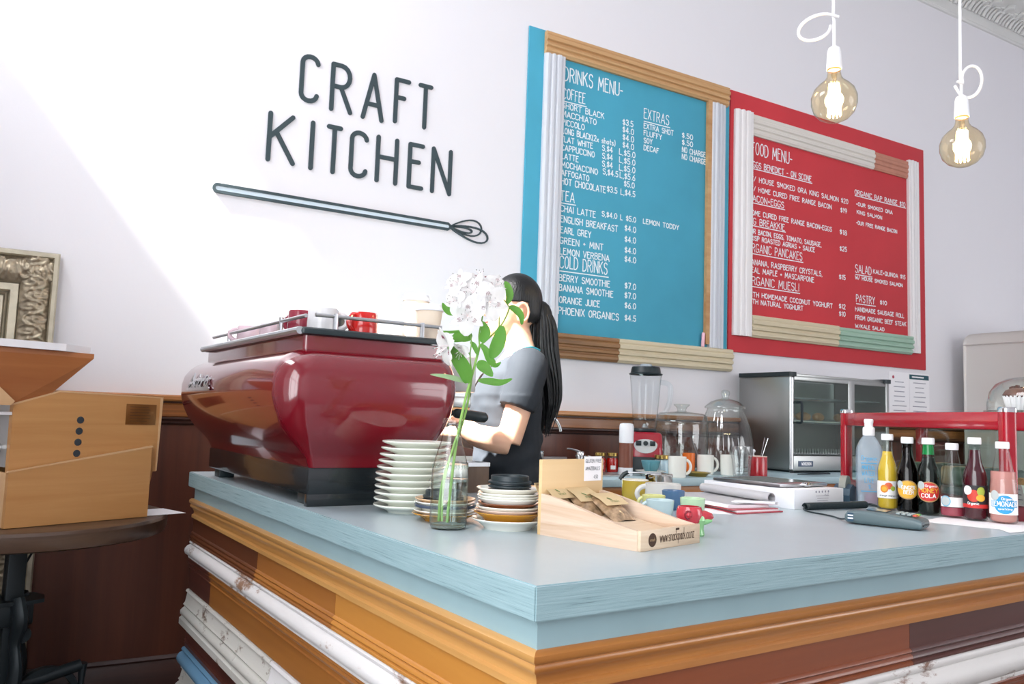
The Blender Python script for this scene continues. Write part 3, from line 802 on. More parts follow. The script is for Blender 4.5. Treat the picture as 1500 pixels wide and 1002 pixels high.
# ---------------------------------------------------------------- ornate mirror
SILV = pmat('aged_silver_gilt', 'A89C86', .38, .65, bump=.2, bscale=90, var=.25, vscale=30)
SILVP = pmat('silver_gilt_smooth', 'B4AC98', .35, .6, bump=.12, bscale=60, var=.18, vscale=14)
mt = thing('wall_mirror', (-.36, WY-.002, .05), 'tall mirror in an ornate silver-gilt carved frame behind the round table', 'mirror')
MX0, MX1, MZ0, MZ1 = -.39, .39, 0.02, 1.75   # frame extents in its own axes
def ring_frame(inset0, inset1, y0, y1, name, mat):
    mb = MB()
    def rect(i, y): return [(MX0+i, y, MZ0+i), (MX1-i, y, MZ0+i), (MX1-i, y, MZ1-i), (MX0+i, y, MZ1-i)]
    mb.loft([rect(inset0, 0), rect(inset0, y0), rect(inset0+.006, y1), rect(inset1-.006, y1), rect(inset1, y0), rect(inset1, 0)], caps=False)
    return mb.build(name, mat, mt, angle=30)
ring_frame(0, .026, -.055, -.065, 'frame_lip', SILVP)
ring_frame(.132, .17, -.035, -.045, 'frame_step', SILVP)
ring_frame(.17, .182, -.028, -.036, 'frame_step', SILVP)
ring_frame(.182, .25, -.02, -.026, 'frame_flat', SILVP)
mb = MB()
z_ = MZ0+.26
while z_ < MZ1-.255:
    for x_ in (MX1-.258,):
        mb.lathe([(0, -.006), (.0042, -.0042), (.006, 0), (.0042, .0042), (0, .006)], 6, c=(x_, -.02, z_))
    z_ += .0125
x_ = MX0+.26
while x_ < MX1-.255:
    mb.lathe([(0, -.006), (.0042, -.0042), (.006, 0), (.0042, .0042), (0, .006)], 6, c=(x_, -.02, MZ1-.258)); x_ += .0125
mb.build('bead_row', pmat('dark_bead', '5A5448', .4, .6), mt)
# carved band: relief of curling leaves
def carve(s, t):
    """relief height at s along, t across 0..1"""
    env = math.sin(PI*min(max(t, 0), 1))**.45
    p = s/.05; i = math.floor(p); q = p-i; sg = 1 if int(i) % 2 else -1
    cx, cy = .5, .5+.16*sg
    dx, dy = (q-cx)*1.0, (t-cy)*1.15
    r = math.hypot(dx, dy); a = math.atan2(dy, dx)
    swirl = math.sin(a*1.0*sg+r*17)
    n_ = noise.noise(Vector((s*38, t*4.2, .3)))*.6+noise.noise(Vector((s*85, t*9, 1.7)))*.4
    vein = math.sin((q*sg+t*1.4)*15)*.35
    return env*(.009*max(0, swirl)+.010*n_+.005*vein+.009)
def carved(axis, L0, L1, c0, c1):
    mb = MB(); n = int((L1-L0)/.0052); m = 20; V = []
    for i in range(n+1):
        s = L0+(L1-L0)*i/n; row = []
        for j in range(m+1):
            t = j/m; c = c0+(c1-c0)*t; y = -.04-.012*math.sin(PI*t)-carve(s, t)
            row.append(mb.bm.verts.new((c, y, s) if axis == 'z' else (s, y, c)))
        V.append(row)
    for i in range(n):
        for j in range(m): mb.bm.faces.new((V[i][j], V[i+1][j], V[i+1][j+1], V[i][j+1]))
    return mb.build('carved_band', SILV, mt, angle=0)
carved('z', MZ0+.02, MZ1-.02, MX1-.133, MX1-.024)
carved('x', MX0+.02, MX1-.02, MZ1-.133, MZ1-.024)
carved('z', MZ0+.02, MZ1-.02, MX0+.024, MX0+.133)
carved('x', MX0+.02, MX1-.02, MZ0+.024, MZ0+.133)
MB().box((0, -.005, (MZ0+MZ1)/2), (MX1-MX0-.02, .008, MZ1-MZ0-.02)).build('back_board', DARKL, mt, smooth=False)
MB().box((0, -.013, (MZ0+MZ1)/2), (MX1-MX0-.49, .006, MZ1-MZ0-.49)).build('glass', pmat('mirror_glass', 'D8E0E4', .03, 1.0), mt, smooth=False)

# ---------------------------------------------------------------- espresso machine
LACQ = pmat('red_lacquer', '6F0E1C', .16, 0.0, coat=1.0, spec=.6)
TRAYA = pmat('tray_aluminium', 'B9BEC2', .3, .9)
em = thing('espresso_machine', cw(.19, 1.45, 0), 'deep red lacquered espresso machine on a black base at the bar end', 'espresso machine', PHI)
EM = T(-.19, -1.45, 0)
def rring(uL, uR, vN, vF, z, r, n=7):
    return [(x, y, z) for x, y in rrect(uL, vN, uR, vF, r, n)]
LV = [(.094, .022, .335, .975, 1.93, .012), (.115, .014, .338, .970, 1.936, .015), (.128, .004, .342, .964, 1.942, .022), (.146, -.014, .352, .950, 1.956, .036), (.17, -.038, .368, .934, 1.972, .05),
      (.20, -.060, .385, .920, 1.986, .058), (.235, -.076, .399, .911, 1.996, .064), (.27, -.084, .407, .907, 2.0, .068), (.305, -.084, .410, .907, 2.0, .07), (.332, -.077, .409, .912, 1.996, .07),
      (.354, -.062, .405, .924, 1.985, .066), (.370, -.042, .401, .942, 1.97, .055), (.379, -.022, .398, .962, 1.955, .04), (.383, -.006, .394, .982, 1.945, .02), (.384, .02, .36, 1.0, 1.92, .02)]
MB().loft([rring(a, b, c, d, z, r) for z, a, b, c, d, r in LV], M=EM).build('body', LACQ, em, angle=60)
MB().loft([rring(-.006, .392, .988, 1.942, z, .012) for z in (.380, .419)], M=EM).build('upper_band', LACQ, em)
MB().loft([rring(-.02+i, .405-i, .972+i, 1.952-i, z, .012) for z, i in ((.417, .006), (.420, .001), (.426, 0), (.432, .001), (.436, .007))], M=EM).build('cup_tray', BLACKP, em)
MB().tube([(-.021, .978, .4265), (-.021, 1.95, .4265)], .0095, 10, M=EM).build('tray_edge_trim', TRAYA, em)
ch = MB().box((.18, 1.455, .062), (.322, .955, .068), bev=.006, M=EM).build('base_box', BLACKM, em)
MB().box((.18, .99, .0155), (.318, .022, .031), bev=.002, M=EM).build('base_skirt', BLACKM, em)
for u, v in ((.06, 1.88), (.30, 1.88), (.06, 1.06), (.3, 1.06)):
    MB().box((u, v, .0145), (.05, .06, .029), bev=.003, M=EM).build('foot', BLACKP, em)
def rail_piece(pts, posts, name):
    mb = MB(); mb.tube(pts, .0048, 10, M=EM)
    for u, v in posts: mb.tube([(u, v, .434), (u, v, .476)], .0062, 10, M=EM)
    return mb.build(name, ALU, em)
rail_piece([(.02, .99, .469), (.375, .99, .469)], [(.073, .99), (.317, .99)], 'cup_rail')
rail_piece([(.0, 1.0, .466), (.0, 1.90, .466)], [(0, 1.19), (0, 1.70)], 'cup_rail')
mb = MB()
fb = lambda x, z, l: (-.0875-l+max(0, (z-.30))*.22, 1.80-x, z)
for pl in text_lines('Astoria', .0, .235, .293, .040, gap=.05): solid_stroke(mb, [(x+(z-.293)*.25, z) for x, z in pl], .009, fb, .004)
solid_stroke(mb, [(-.02, .286), (.25, .286)], .010, fb, .004)
mb.lathe([(0, 0)]*1) if False else None
for v in mb.bm.verts: v.co = EM @ v.co
mb.build('script_badge', CHROME, em)
MB().box((.505, 1.14, .352), (.085, .12, .105), bev=.006, M=EM).build('group_cover', pmat('group_grey', 'B4B2B2', .35, .3), em)
MB().box((.43, 1.14, .27), (.10, .30, .03), bev=.005, M=EM).build('group_bar', STEEL, em)
pf = MB().lathe([(0, -.02), (.03, -.02), (.033, -.012), (.033, .012), (0, .012)], 20, c=(.455, 1.12, .243), M=EM).build('portafilter', CHROME, em)
mb = MB(); mb.tube([(.485, 1.12, .24), (.50, 1.118, .239)], .008, 10, M=EM)
mb.tube([(.498, 1.118, .239), (.505, 1.117, .239), (.53, 1.115, .236), (.575, 1.11, .231), (.598, 1.108, .229), (.606, 1.107, .228)], [.010, .014, .0155, .0165, .0155, .009], 14, M=EM)
h = mb.build('portafilter_handle', BLACKP, pf)
tag(h, 'black handle')
MB().tube([(.41, 1.30, .33), (.47, 1.31, .30), (.50, 1.31, .20), (.49, 1.31, .12)], .005, 8, M=EM).build('steam_wand', CHROME, em)
MB().box((.43, 1.45, .07), (.17, .80, .05), bev=.004, M=EM).build('drip_tray', STEEL, em)
MB().box((.375, 1.45, .16), (.04, .86, .26), bev=.004, M=EM).build('group_panel', STEEL, em)

# ---------------------------------------------------------------- cups, mugs, plates
def mug_bm(h, r, handle=True, taper=.96, wall=.0035, hang=0.0, hr=.026):
    mb = MB()
    mb.lathe([(0, 0), (r*taper*.92, 0), (r*taper, .004), (r, h*.6), (r, h-.001), (r-wall*.5, h), (r-wall, h-.001), (r-wall, h*.5), (r*taper-wall, .008), (0, .006)], 36)
    return mb
def handle_bm(h, r, hr=.026, th=.0055, zc=None):
    zc = zc or h*.52
    pts = [(r-.003+hr*1.0*math.sin(PI*i/10), 0, zc+h*.33*math.cos(PI*i/10)) for i in range(11)]
    return MB().tube(pts, th, 8, flat=1.3)
def mug(loc, rz, h, r, mat, label, handle=True, invert=False, name='mug', cat='mug', group=None, taper=.96):
    t = thing(name, loc, label, cat, rz, group)
    b = mug_bm(h, r, taper=taper).build('cup_body', mat, t)
    hh = handle_bm(h, r).build('handle', mat, t) if handle else None
    if invert:
        for o in (b, hh):
            if o: o.rotation_euler = (PI, 0, 0); o.location = (0, 0, h)
    return t
TZ = .4365
GREYC = pmat('pale_grey_china', 'D3D2D4', .2, coat=.3)
REDC = pmat('red_china', 'C8201C', .16, coat=.6)
BURG = pmat('burgundy_china', '8A2A3C', .2, coat=.4)
PINKC = pmat('pale_pink_china', 'D9BFC8', .25, coat=.3)
CLEARG = thin_glass('clear_glass', 'FAFCFC', .06, .75)
mug(cw(.075, 1.085, TZ), PHI-.35, .062, .040, GREYC, 'pale grey upturned mug at the near corner of the espresso machine tray', invert=True, name='coffee_mug', group='cups warming on the espresso machine')
mug(cw(.184, 1.075, TZ), PHI+PI+.5, .060, .0385, REDC, 'glossy red upturned mug on the espresso machine tray', invert=True, name='coffee_mug', group='cups warming on the espresso machine')
mug(cw(.055, 1.20, TZ), PHI+2, .064, .034, BURG, 'burgundy upturned cup behind the pale grey mug on the espresso machine', True, True, 'coffee_mug', group='cups warming on the espresso machine')
mug(cw(.155, 1.20, TZ), PHI+2, .066, .026, BLACKP, 'dark cup half hidden behind the red and grey mugs on the machine', False, True, 'coffee_cup', 'cup', 'cups warming on the espresso machine')
t = thing('tumbler_glass', cw(.072, 1.36, TZ), 'clear upturned glass tumbler left of the burgundy cup', 'glass', 0, 'cups warming on the espresso machine')
MB().lathe([(.030, 0), (.027, .055), (.024, .06), (0, .06)], 24).build('glass_wall', CLEARG, t)
mug(cw(.052, 1.66, TZ), PHI+2.6, .055, .040, PINKC, 'pale pink upturned cup at the far left of the espresso machine tray', True, True, 'coffee_cup', 'cup', 'cups warming on the espresso machine')
mug(cw(.048, 1.435, TZ), PHI+1, .045, .031, PINKC, 'small pale pink cup between the pink cup and the clear tumbler', True, True, 'coffee_cup', 'cup', 'cups warming on the espresso machine')
t = thing('white_bowl', cw(.295, 1.13, TZ), 'small white upturned bowl beside the red mug on the machine', 'bowl', 0, 'cups warming on the espresso machine')
MB().lathe([(.042, 0), (.041, .012), (.034, .024), (.02, .03), (.018, .033), (0, .033)], 28).build('bowl_wall', WHITEC, t)
KRAFT = pmat('paper_cup_kraft', 'E3D3C0', .7)
def paper_cup(loc, label, n=1, h=.082):
    t = thing('paper_cup', loc, label, 'paper cup', 0, 'takeaway cups on the espresso machine')
    MB().lathe([(0, 0), (.028, 0), (.037, h), (0, h)], 28).build('cup_wall', KRAFT, t)
    MB().lathe([(.0385, 0), (.040, .002), (.040, .007), (.037, .010), (.035, .018), (.033, .018), (.031, .015), (0, .015)], 28, c=(0, 0, h-.003)).build('cup_lid', WHITEP, t)
paper_cup(cw(.362, 1.04, TZ), 'lidded kraft paper cup at the right edge of the espresso machine, below the white flowers')
paper_cup(cw(.364, 1.125, TZ), 'taller lidded paper cup behind the white flower heads', h=.118)

def plate_prof(r, h, fr, deep=.5, t=.004):
    """turned plate or bowl: foot radius fr, rim radius r, height h"""
    return [(0, .0015), (fr-.006, .0015), (fr-.004, 0), (fr, 0), (fr+.002, .003), (fr+(r-fr)*.5, h*deep*.62), (r-.002, h-.0035), (r, h-.0012), (r-.0012, h), (r-.004, h-.0008), (fr+(r-fr)*.5, h*deep*.62+t), (fr, max(.0062, h*.3)), (0, max(.0062, h*.3))]
def plate(loc, r, h, fr, mat, label, group, name='plate', cat='plate', deep=1.0, rimmat=None):
    t = MB().lathe(plate_prof(r, h, fr, deep), 44).build(name, mat, loc=loc, angle=40)
    tag(t, label, cat, group)
    if rimmat:
        k = MB().lathe([(r-.0005, h-.006), (r+.0006, h-.0012), (r-.0012, h+.0005), (r-.006, h-.0012)], 44).build('rim_band', rimmat, t)
    return t
SAUCER = pmat('saucer_white', 'E9ECE2', .18, coat=.3)
NTH = ['bottom', 'second', 'third', 'fourth', 'fifth', 'sixth', 'seventh', 'eighth', 'ninth', 'tenth', 'top']
sz = 0
sprof = [(0, .002), (.040, .002), (.042, 0), (.046, 0), (.049, .004), (.060, .0085), (.0785, .0145), (.081, .0165), (.0815, .0182), (.0802, .0195), (.077, .0186), (.060, .0148), (.0, .0148)]
first = None
for i in range(11):
    loc = cw(.2135+(.0022*max(0, i-5)-.001)*.9+random.uniform(-.0012, .0012), .823-.0012*i, .0149*i)
    lab = (f'{NTH[i]} white saucer of the tall stack beside the espresso machine' if i in (0, 10) else f'white saucer, {NTH[i]} from the bottom of the tall saucer stack')
    if first is None:
        first = MB().lathe(sprof, 48).build('saucer', SAUCER, loc=loc, angle=40); tag(first, lab, 'saucer', 'tall stack of white saucers')
    else:
        o = first.copy(); COL.objects.link(o); o.location = loc; o['label'] = lab

MUST = pmat('mustard_glaze', 'B98326', .2, coat=.4)
TANG = pmat('tan_glaze', 'CDA77E', .25, coat=.3)
BROWNG = pmat('brown_glaze', '7C4424', .2, coat=.5)
IVORY = pmat('ivory_china', 'ECE8DC', .17, coat=.3)
PINKG = pmat('pinkish_glaze', 'DCC3B4', .2, coat=.3)
NAVY = pmat('navy_rim', '3A4558', .25)
g = 'plates stacked right of the bottle vase'
c0 = (.289, .505)
def at0(z, du=0, dv=0): return cw(c0[0]+du, c0[1]+dv, z)
plate(at0(0), .0785, .022, .05, WHITEC, 'largest white plate at the bottom of the stack right of the vase', g)
plate(at0(.0075), .0735, .028, .045, MUST, 'mustard-yellow rimmed plate above the largest white plate', g)
plate(at0(.016), .0715, .0255, .045, PINKG, 'pinkish cream plate above the mustard plate right of the vase', g)
plate(at0(.0235), .070, .0245, .045, IVORY, 'ivory plate under the brown glazed plate right of the vase', g)
plate(at0(.031), .0665, .024, .042, BROWNG, 'brown glazed plate in the middle of the stack right of the vase', g)
plate(at0(.0385, .001), .067, .026, .044, WHITEC, 'deep white dish resting on the brown glazed plate', g)
plate(at0(.0465, .0), .0675, .0235, .044, WHITEC, 'white plate, third from the top under the black lids', g)
plate(at0(.0535, .001), .0675, .022, .044, WHITEC, 'white plate just under the topmost plate below the black lids', g)
plate(at0(.0605, -.001), .0685, .025, .044, IVORY, 'topmost white plate carrying the black cup lids', g)
LIDM = pmat('black_lid', '232E33', .4)
lprof = [(0, .002), (.043, .002), (.0445, 0), (.0462, .001), (.0462, .0042), (.0445, .0052), (.0408, .0058), (.0405, .0150), (.039, .0162), (.037, .015), (.036, .010), (0, .010)]
LN = ['lowest', 'second', 'third', 'topmost']
lid0 = None
for i in range(4):
    loc = at0(.0685+.0085*i, .004, .004)
    lab = f'{LN[i]} black takeaway lid of the pile on the white plates'
    if lid0 is None:
        lid0 = MB().lathe(lprof, 40).build('cup_lid', LIDM, loc=loc); tag(lid0, lab, 'lid', 'black lids on the plate stack')
    else:
        o = lid0.copy(); COL.objects.link(o); o.location = loc; o['label'] = lab
g = 'plates stacked behind the bottle vase'
c0 = (.223, .66)
plate(at0(0), .074, .018, .045, MUST, 'mustard plate at the bottom of the low stack behind the vase', g)
plate(at0(.0065), .070, .018, .045, IVORY, 'ivory plate on the mustard plate behind the vase', g)
plate(at0(.0125), .068, .024, .042, WHITEC, 'deep white plate with a navy rim behind the vase', g, rimmat=NAVY)
plate(at0(.0215), .0685, .0215, .042, WHITEC, 'white plate above the navy rimmed plate behind the vase', g)
plate(at0(.0290), .0680, .021, .042, TANG, 'tan glazed plate on top of the low stack behind the vase', g)
for i in range(3):
    o = lid0.copy(); COL.objects.link(o); o.location = at0(.0365+.0068*i, -.003, .004); o['label'] = f'black takeaway lid seen through the vase, {("lowest", "middle one", "topmost")[i]} of three'
    o['group'] = 'black lids behind the vase'
g = 'plates at the back of the bar behind the black lids'
c0 = (.44, .63)
plate(at0(0), .07, .03, .045, WHITEC, 'white dish at the bottom behind the black lids', g)
plate(at0(.012), .07, .03, .045, IVORY, 'ivory dish above the white dish behind the black lids', g)
plate(at0(.024), .07, .03, .045, WHITEC, 'white dish under the tan rimmed dish behind the black lids', g)
plate(at0(.036), .075, .034, .045, TANG, 'tan rimmed dish on top of the pile behind the black lids', g)
wb = thing('wooden_box', cw(.64, 1.235, 0), 'small brown wooden box with a pale metal rim behind the bottle vase', 'box', PHI)
BOXB = wood('box_brown', '4A382E', '75604F', 'z', .8, .5)
mb = MB(); mb.box((0, 0, .04), (.075, .075, .08)); mb.build('box_body', BOXB, wb, smooth=False)
mb = MB()
for s in (1, -1):
    mb.box((s*.036, 0, .085), (.006, .080, .012)); mb.box((0, s*.036, .085), (.066, .006, .012))
mb.build('metal_rim', ALU, wb, smooth=False)

# ---------------------------------------------------------------- bottle vase and flowers
VB = cw(.1670, .5460, 0)
CAMYAW = -.523
vz = thing('bottle_vase', VB, 'clear milk bottle half full of water holding the white flowers', 'vase', CAMYAW)
vprof = [(0, .002), (.030, 0), (.036, .003), (.0385, .010), (.0388, .06), (.0388, .10), (.0375, .122), (.034, .14), (.0285, .158), (.0225, .176), (.0195, .19), (.0188, .20), (.0205, .203), (.0215, .208), (.0205, .213), (.0192, .216), (.0207, .219), (.0207, .225), (.0192, .227)]
MB().lathe(vprof, 48).build('glass_wall', thin_glass('vase_glass', 'FBFDFB', .24, .28), vz, angle=60)
MB().lathe([(r-.0022, z) for r, z in vprof[2:6]]+[(.0362, .102)]+[(.0345, .1025), (0, .1025)], 40).build('water', thin_glass('vase_water', 'F4FAF8', .05, .85), vz, angle=60)
MB().lathe([(.0, .001), (.028, .001), (.036, .004), (.035, .009), (.024, .006), (0, .005)], 40).build('glass_base', pmat('thick_glass', 'D8E4DE', .05, trans=.85, ior=1.3), vz, angle=60)
mb = MB()
for a0 in range(0, 360, 12):
    a = math.radians(a0)
    mb.tube([(.0372*math.cos(a)*1.0, .0372*math.sin(a), .124), (.0372*math.cos(a+.10), .0372*math.sin(a+.10), .127), (.0372*math.cos(a+.02), .0372*math.sin(a+.02), .130)], .0012, 5)
mb.build('embossed_band', thin_glass('emboss_glass', 'F2F8F4', .2, .8), vz)

STEMG = pmat('stem_green', '86B05A', .45, var=.12, vscale=20)
LEAFG = leafy('leaf_green', '74B256', 'A8D870', .35, .42)
LEAFP = pmat('leaf_pale', 'A9C79A', .5, var=.1, vscale=25)
fl = thing('white_flower_spray', VB+Vector((0, 0, .003)), 'spray of white spotted flowers with green leaves standing in the milk bottle', 'flowers', CAMYAW)
def fp(px, py, d=0.0): return Vector(((px-656-.036*(773-py))/708, -d, (773-py)/708))
def smooth_path(pts, n=6):
    pts = [Vector(p) for p in pts]; out = []
    for i in range(len(pts)-1):
        p0 = pts[max(i-1, 0)]; p1 = pts[i]; p2 = pts[i+1]; p3 = pts[min(i+2, len(pts)-1)]
        for k in range(n):
            t = k/n
            out.append(.5*((2*p1)+(-p0+p2)*t+(2*p0-5*p1+4*p2-p3)*t*t+(-p0+3*p1-3*p2+p3)*t**3))
    out.append(pts[-1]); return out
def stem(pts, r0, r1):
    q = smooth_path(pts); n = len(q)
    MB().tube(q, [r0+(r1-r0)*i/(n-1) for i in range(n)], 8).build('stem', STEMG, fl)
stem([fp(655, 766, .006), fp(660, 716, .004), fp(668, 650, 0), fp(681, 585, 0), fp(692, 545, 0), fp(702, 505, 0)], .0032, .0026)
stem([fp(642, 766, -.01), fp(646, 716, -.006), fp(660, 668, -.004), fp(672, 636, -.008), fp(683, 596, -.01), (fp(690, 552, -.01))], .0030, .0022)
stem([fp(648, 764, .014), fp(650, 712, .012), fp(664, 655, .008), fp(674, 628, .004)], .0024, .0020)
stem([fp(702, 505, 0), fp(701, 488, 0), fp(706, 462, .004), fp(706, 445, .004)], .0018, .0013)
stem([fp(702, 505, 0), fp(716, 492, -.008), fp(734, 472, -.012), fp(745, 450, -.010), fp(744, 441, -.008), fp(730, 425, -.006)], .0019, .0013)
stem([fp(731, 474, -.012), fp(731, 460, -.01), fp(730, 440, -.004)], .0015, .0011)
stem([fp(690, 545, 0), fp(688, 520, .01), fp(690, 500, .014), fp(686, 476, .018)], .0015, .0011)
stem([fp(688, 520, .01), fp(682, 512, .014), fp(670, 510, .02), fp(658, 508, .02)], .0013, .001)
def leaf(pts, wd, mat=LEAFG, fold=.18, twist=0.0, nv=(0, -1, 0)):
    q = smooth_path(pts, 5); n = len(q); mb = MB(); rows = []
    for i, p in enumerate(q):
        t = i/(n-1)
        tang = (q[min(i+1, n-1)]-q[max(i-1, 0)]).normalized()
        nn = Vector(nv); nn = (nn-tang*nn.dot(tang)).normalized()
        nn = Matrix.Rotation(twist*(t-.3), 3, tang) @ nn
        sd = tang.cross(nn)
        w_ = wd*(math.sin(PI*min(1, t*.93+.05))**.75)*(1-.25*t)
        if i == n-1: w_ = wd*.02
        rows.append([mb.bm.verts.new(p+sd*w_*k+nn*(-fold*w_*(1-abs(k))+.004*math.sin(t*5)*0)) for k in (-1, -.5, 0, .5, 1)])
    for a, b in zip(rows, rows[1:]):
        for k in range(4): mb.bm.faces.new((a[k], a[k+1], b[k+1], b[k]))
    r = bmesh.ops.solidify(mb.bm, geom=mb.bm.faces[:], thickness=.0006)
    return mb.build('leaf', mat, fl, angle=60)
leaf([fp(693, 446, .02), fp(678, 450, .024), fp(662, 457, .024), fp(652, 453, .022), fp(647, 444, .02)], .0105, twist=.6)
leaf([fp(691, 494, .012), fp(676, 492, .02), fp(660, 501, .024)], .0155)
leaf([fp(704, 500, .01), fp(711, 486, .016), fp(706, 469, .018)], .0125)
leaf([fp(735, 474, .004), fp(732, 494, .012), fp(724, 514, .016), fp(718, 524, .016)], .0165)
leaf([fp(704, 503, .006), fp(712, 513, .012), fp(718, 526, .016), fp(726, 534, .016), fp(734, 529, .014)], .0095, twist=-.8)
leaf([fp(684, 562, .006), fp(680, 543, .016), fp(668, 524, .022), fp(656, 507, .022)], .0175)
leaf([fp(698, 531, .004), fp(709, 537, .014), fp(722, 551, .018)], .0135)
leaf([fp(700, 557, .006), fp(716, 558, .012), fp(734, 559, .012), fp(751, 553, .010)], .0085)
leaf([fp(684, 560, .0), fp(672, 557, .01), fp(652, 553, .016), fp(629, 551, .016)], .0060, LEAFP)
leaf([fp(743, 440, -.004), fp(747, 428, 0), fp(744, 414, .002), fp(739, 407, .004)], .0095)
leaf([fp(746, 444, -.006), fp(756, 448, -.004), fp(764, 458, 0), fp(765, 472, .002)], .0095, nv=(.3, -1, 0))
leaf([fp(674, 485, .022), fp(660, 488, .026), fp(645, 487, .026)], .0035)
leaf([fp(700, 520, .01), fp(694, 506, .012), fp(688, 500, .01)], .006)
PETAL = leafy('petal_white', 'FAF9F9', 'FFFFFF', .35, .55)
STREAK = pmat('petal_streak', '8A5060', .7)
ANTH = pmat('anther_dark', '5A5C58', .6)
FIL = pmat('filament_white', 'EFE4E4', .5)
def flower(c, facing, size=1.0, spin=0.0, openness=1.0):
    z = Vector(facing).normalized(); a = Vector((0, 0, 1)) if abs(z.z) < .9 else Vector((1, 0, 0))
    x = a.cross(z).normalized(); y = z.cross(x)
    M3 = Matrix((x, y, z)).transposed().to_4x4(); M_ = Matrix.Translation(Vector(c)) @ M3 @ R(spin, 'Z')
    mb = MB(); st = MB()
    for k in range(6):
        broad = k % 2 == 0
        Lp = (.040 if broad else .038)*size; wp = (.0165 if broad else .0085)*size
        A = R(k*PI/3, 'Z'); rows = []
        for i in range(8):
            t = i/7
            rr = Lp*(.06+t)*openness; hz = Lp*(.55*math.sqrt(t)-(.34 if broad else .1)*t*t)*(1.35-.6*openness)
            w_ = wp*math.sin(PI*min(1, .10+.82*t))**(.7 if broad else .9)*(1 if t < .98 else .6)
            rows.append([mb.bm.verts.new(M_ @ A @ Vector((rr, w_*q, hz+.12*w_*q*q*(1 if broad else -1)+.0012*math.sin(9*t+q*4+k)*size))) for q in (-1, -.5, 0, .5, 1)])
        for a_, b_ in zip(rows, rows[1:]):
            for q in range(4): mb.bm.faces.new((a_[q], a_[q+1], b_[q+1], b_[q]))
        if not broad:
            for j in range(5):
                q = (j-2)*.28; t0 = .32+.06*(j % 2)
                pts = []
                for i in range(3):
                    t = t0+.09*i; rr = Lp*(.06+t)*openness; hz = Lp*(.55*math.sqrt(t)-.1*t*t)*(1.35-.6*openness)
                    pts.append(A @ Vector((rr, wp*.8*q, hz+.0006)))
                st.tube(pts, .00035*size, 4, M=M_)
    bmesh.ops.solidify(mb.bm, geom=mb.bm.faces[:], thickness=.0004)
    f = mb.build('flower_head', PETAL, fl, angle=60)
    st.build('petal_streaks', STREAK, f)
    sm = MB(); an = MB()
    for k in range(6):
        a = k*PI/3+.3; e = Vector((.011*math.cos(a), .011*math.sin(a)-.004, .030+.003*math.sin(k*2.1)))*size
        sm.tube([(0, 0, .004), e*.6+Vector((0, 0, .004)), e], .0005*size, 5, M=M_)
        an.lathe([(0, -.0022*size), (.0011*size, 0), (0, .0022*size)], 6, c=tuple(e), M=M_)
    sm.build('stamens', FIL, f); an.build('anthers', ANTH, f)
flower(fp(694, 428, .012), (-.15, -1, .25), 1.08, .2)
flower(fp(717, 441, .020), (.15, -1, -.05), .98, .8)
flower(fp(685, 464, .022), (-.1, -1, .1), 1.0, .5)
flower(fp(724, 415, .0), (.45, -.75, .5), .86, .1, .75)
flower(fp(672, 414, .0), (-.5, -.8, .5), .95, .6, .85)
flower(fp(660, 506, .020), (-1, -.5, -.35), 1.3, .3, .8)
flower(fp(676, 512, .014), (-.4, -.7, -.6), .75, .3, .7)
flower(fp(702, 406, -.012), (.05, -.4, .9), .8, .9, .8)
flower(fp(668, 440, .010), (-.6, -.8, .1), .8, .4, .85)

# ---------------------------------------------------------------- snack display box
PINE = wood('pale_pine', 'C2A382', 'E6D4BC', 'x', .55, .5, contrast=1.1, ring=1.2)
PINEY = wood('pale_pine_side', 'C0A084', 'E4D2C0', 'y', .6, .5, contrast=1.3, ring=2.0)
sb = thing('snack_display_box', cw(.346, .169, 0), 'open pale pine counter box holding snack packets, web address on its front', 'display box', PHI+.20)
LB, WB = .238, .198
def side_poly():
    p = [(0, 0), (LB, 0), (LB, .082)]
    for i in range(1, 12):
        t = i/12; y = LB*(1-t); p.append((y, .082+(.036-.082)*(t*.55+.45*(t*t*(3-2*t)))))
    p.append((0, .036)); return p
for x in (0, WB-.010):
    MB().prism(side_poly(), .010, Matrix(((0, 0, 1, x), (1, 0, 0, 0), (0, 1, 0, 0), (0, 0, 0, 1)))).build('side_panel', PINEY, sb, smooth=False)
MB().box((WB/2, -.004, .0185), (WB, .008, .037), bev=.001).build('front_panel', PINE, sb)
MB().box((WB/2, LB+.004, .075), (WB, .009, .150), bev=.001).build('back_panel', wood('warm_pine', 'CDA874', 'E0C294', 'x', .4, .5, contrast=.7), sb)
MB().box((WB/2, LB/2, .004), (WB-.021, LB-.001, .008)).build('floor_panel', PINE, sb, smooth=False)
MB().box((WB/2, LB*.48, .026), (WB-.022, LB*.94, .004), M=T(WB/2, LB/2, .03) @ R(.16, 'X') @ T(-WB/2, -LB/2, -.028)).build('sloping_shelf', PINE, sb, smooth=False)
BURN = pmat('burnt_brown', '4A3426', .8)
BURN2 = pmat('burnt_pale', 'A98A68', .8)
f = lambda x, z, l: (x, -.0083-l, z)
mb = MB()
for pl in text_lines('www.snackpack.co.nz', .060, .176, .0125, .0215, gap=.10): ribbon(mb, pl, .0013, f)
mb.build('burnt_lettering', BURN, sb, smooth=False, recalc=False)
st = MB().lathe([(0, 0), (.0125, 0), (.0125, .0005), (0, .0005)], 28, M=T(.036, -.0081, .0185) @ R(PI/2, 'X')).build('burnt_stamp', BURN, sb, smooth=False)
mb = MB()
for pl in text_lines('snack', .028, .044, .0165, .006): ribbon(mb, pl, .0008, lambda x, z, l: (x, -.0088-l, z))
mb.build('stamp_lettering', BURN2, st, smooth=False, recalc=False)
mb = MB()
for k in (-1, 0, 1): mb.lathe([(0, 0), (.0022, 0), (.0022, .0004), (0, .0004)], 8, M=T(.118+k*.004, -.0082, .033) @ R(PI/2, 'X'))
mb.build('burnt_ornament', BURN, sb, smooth=False)
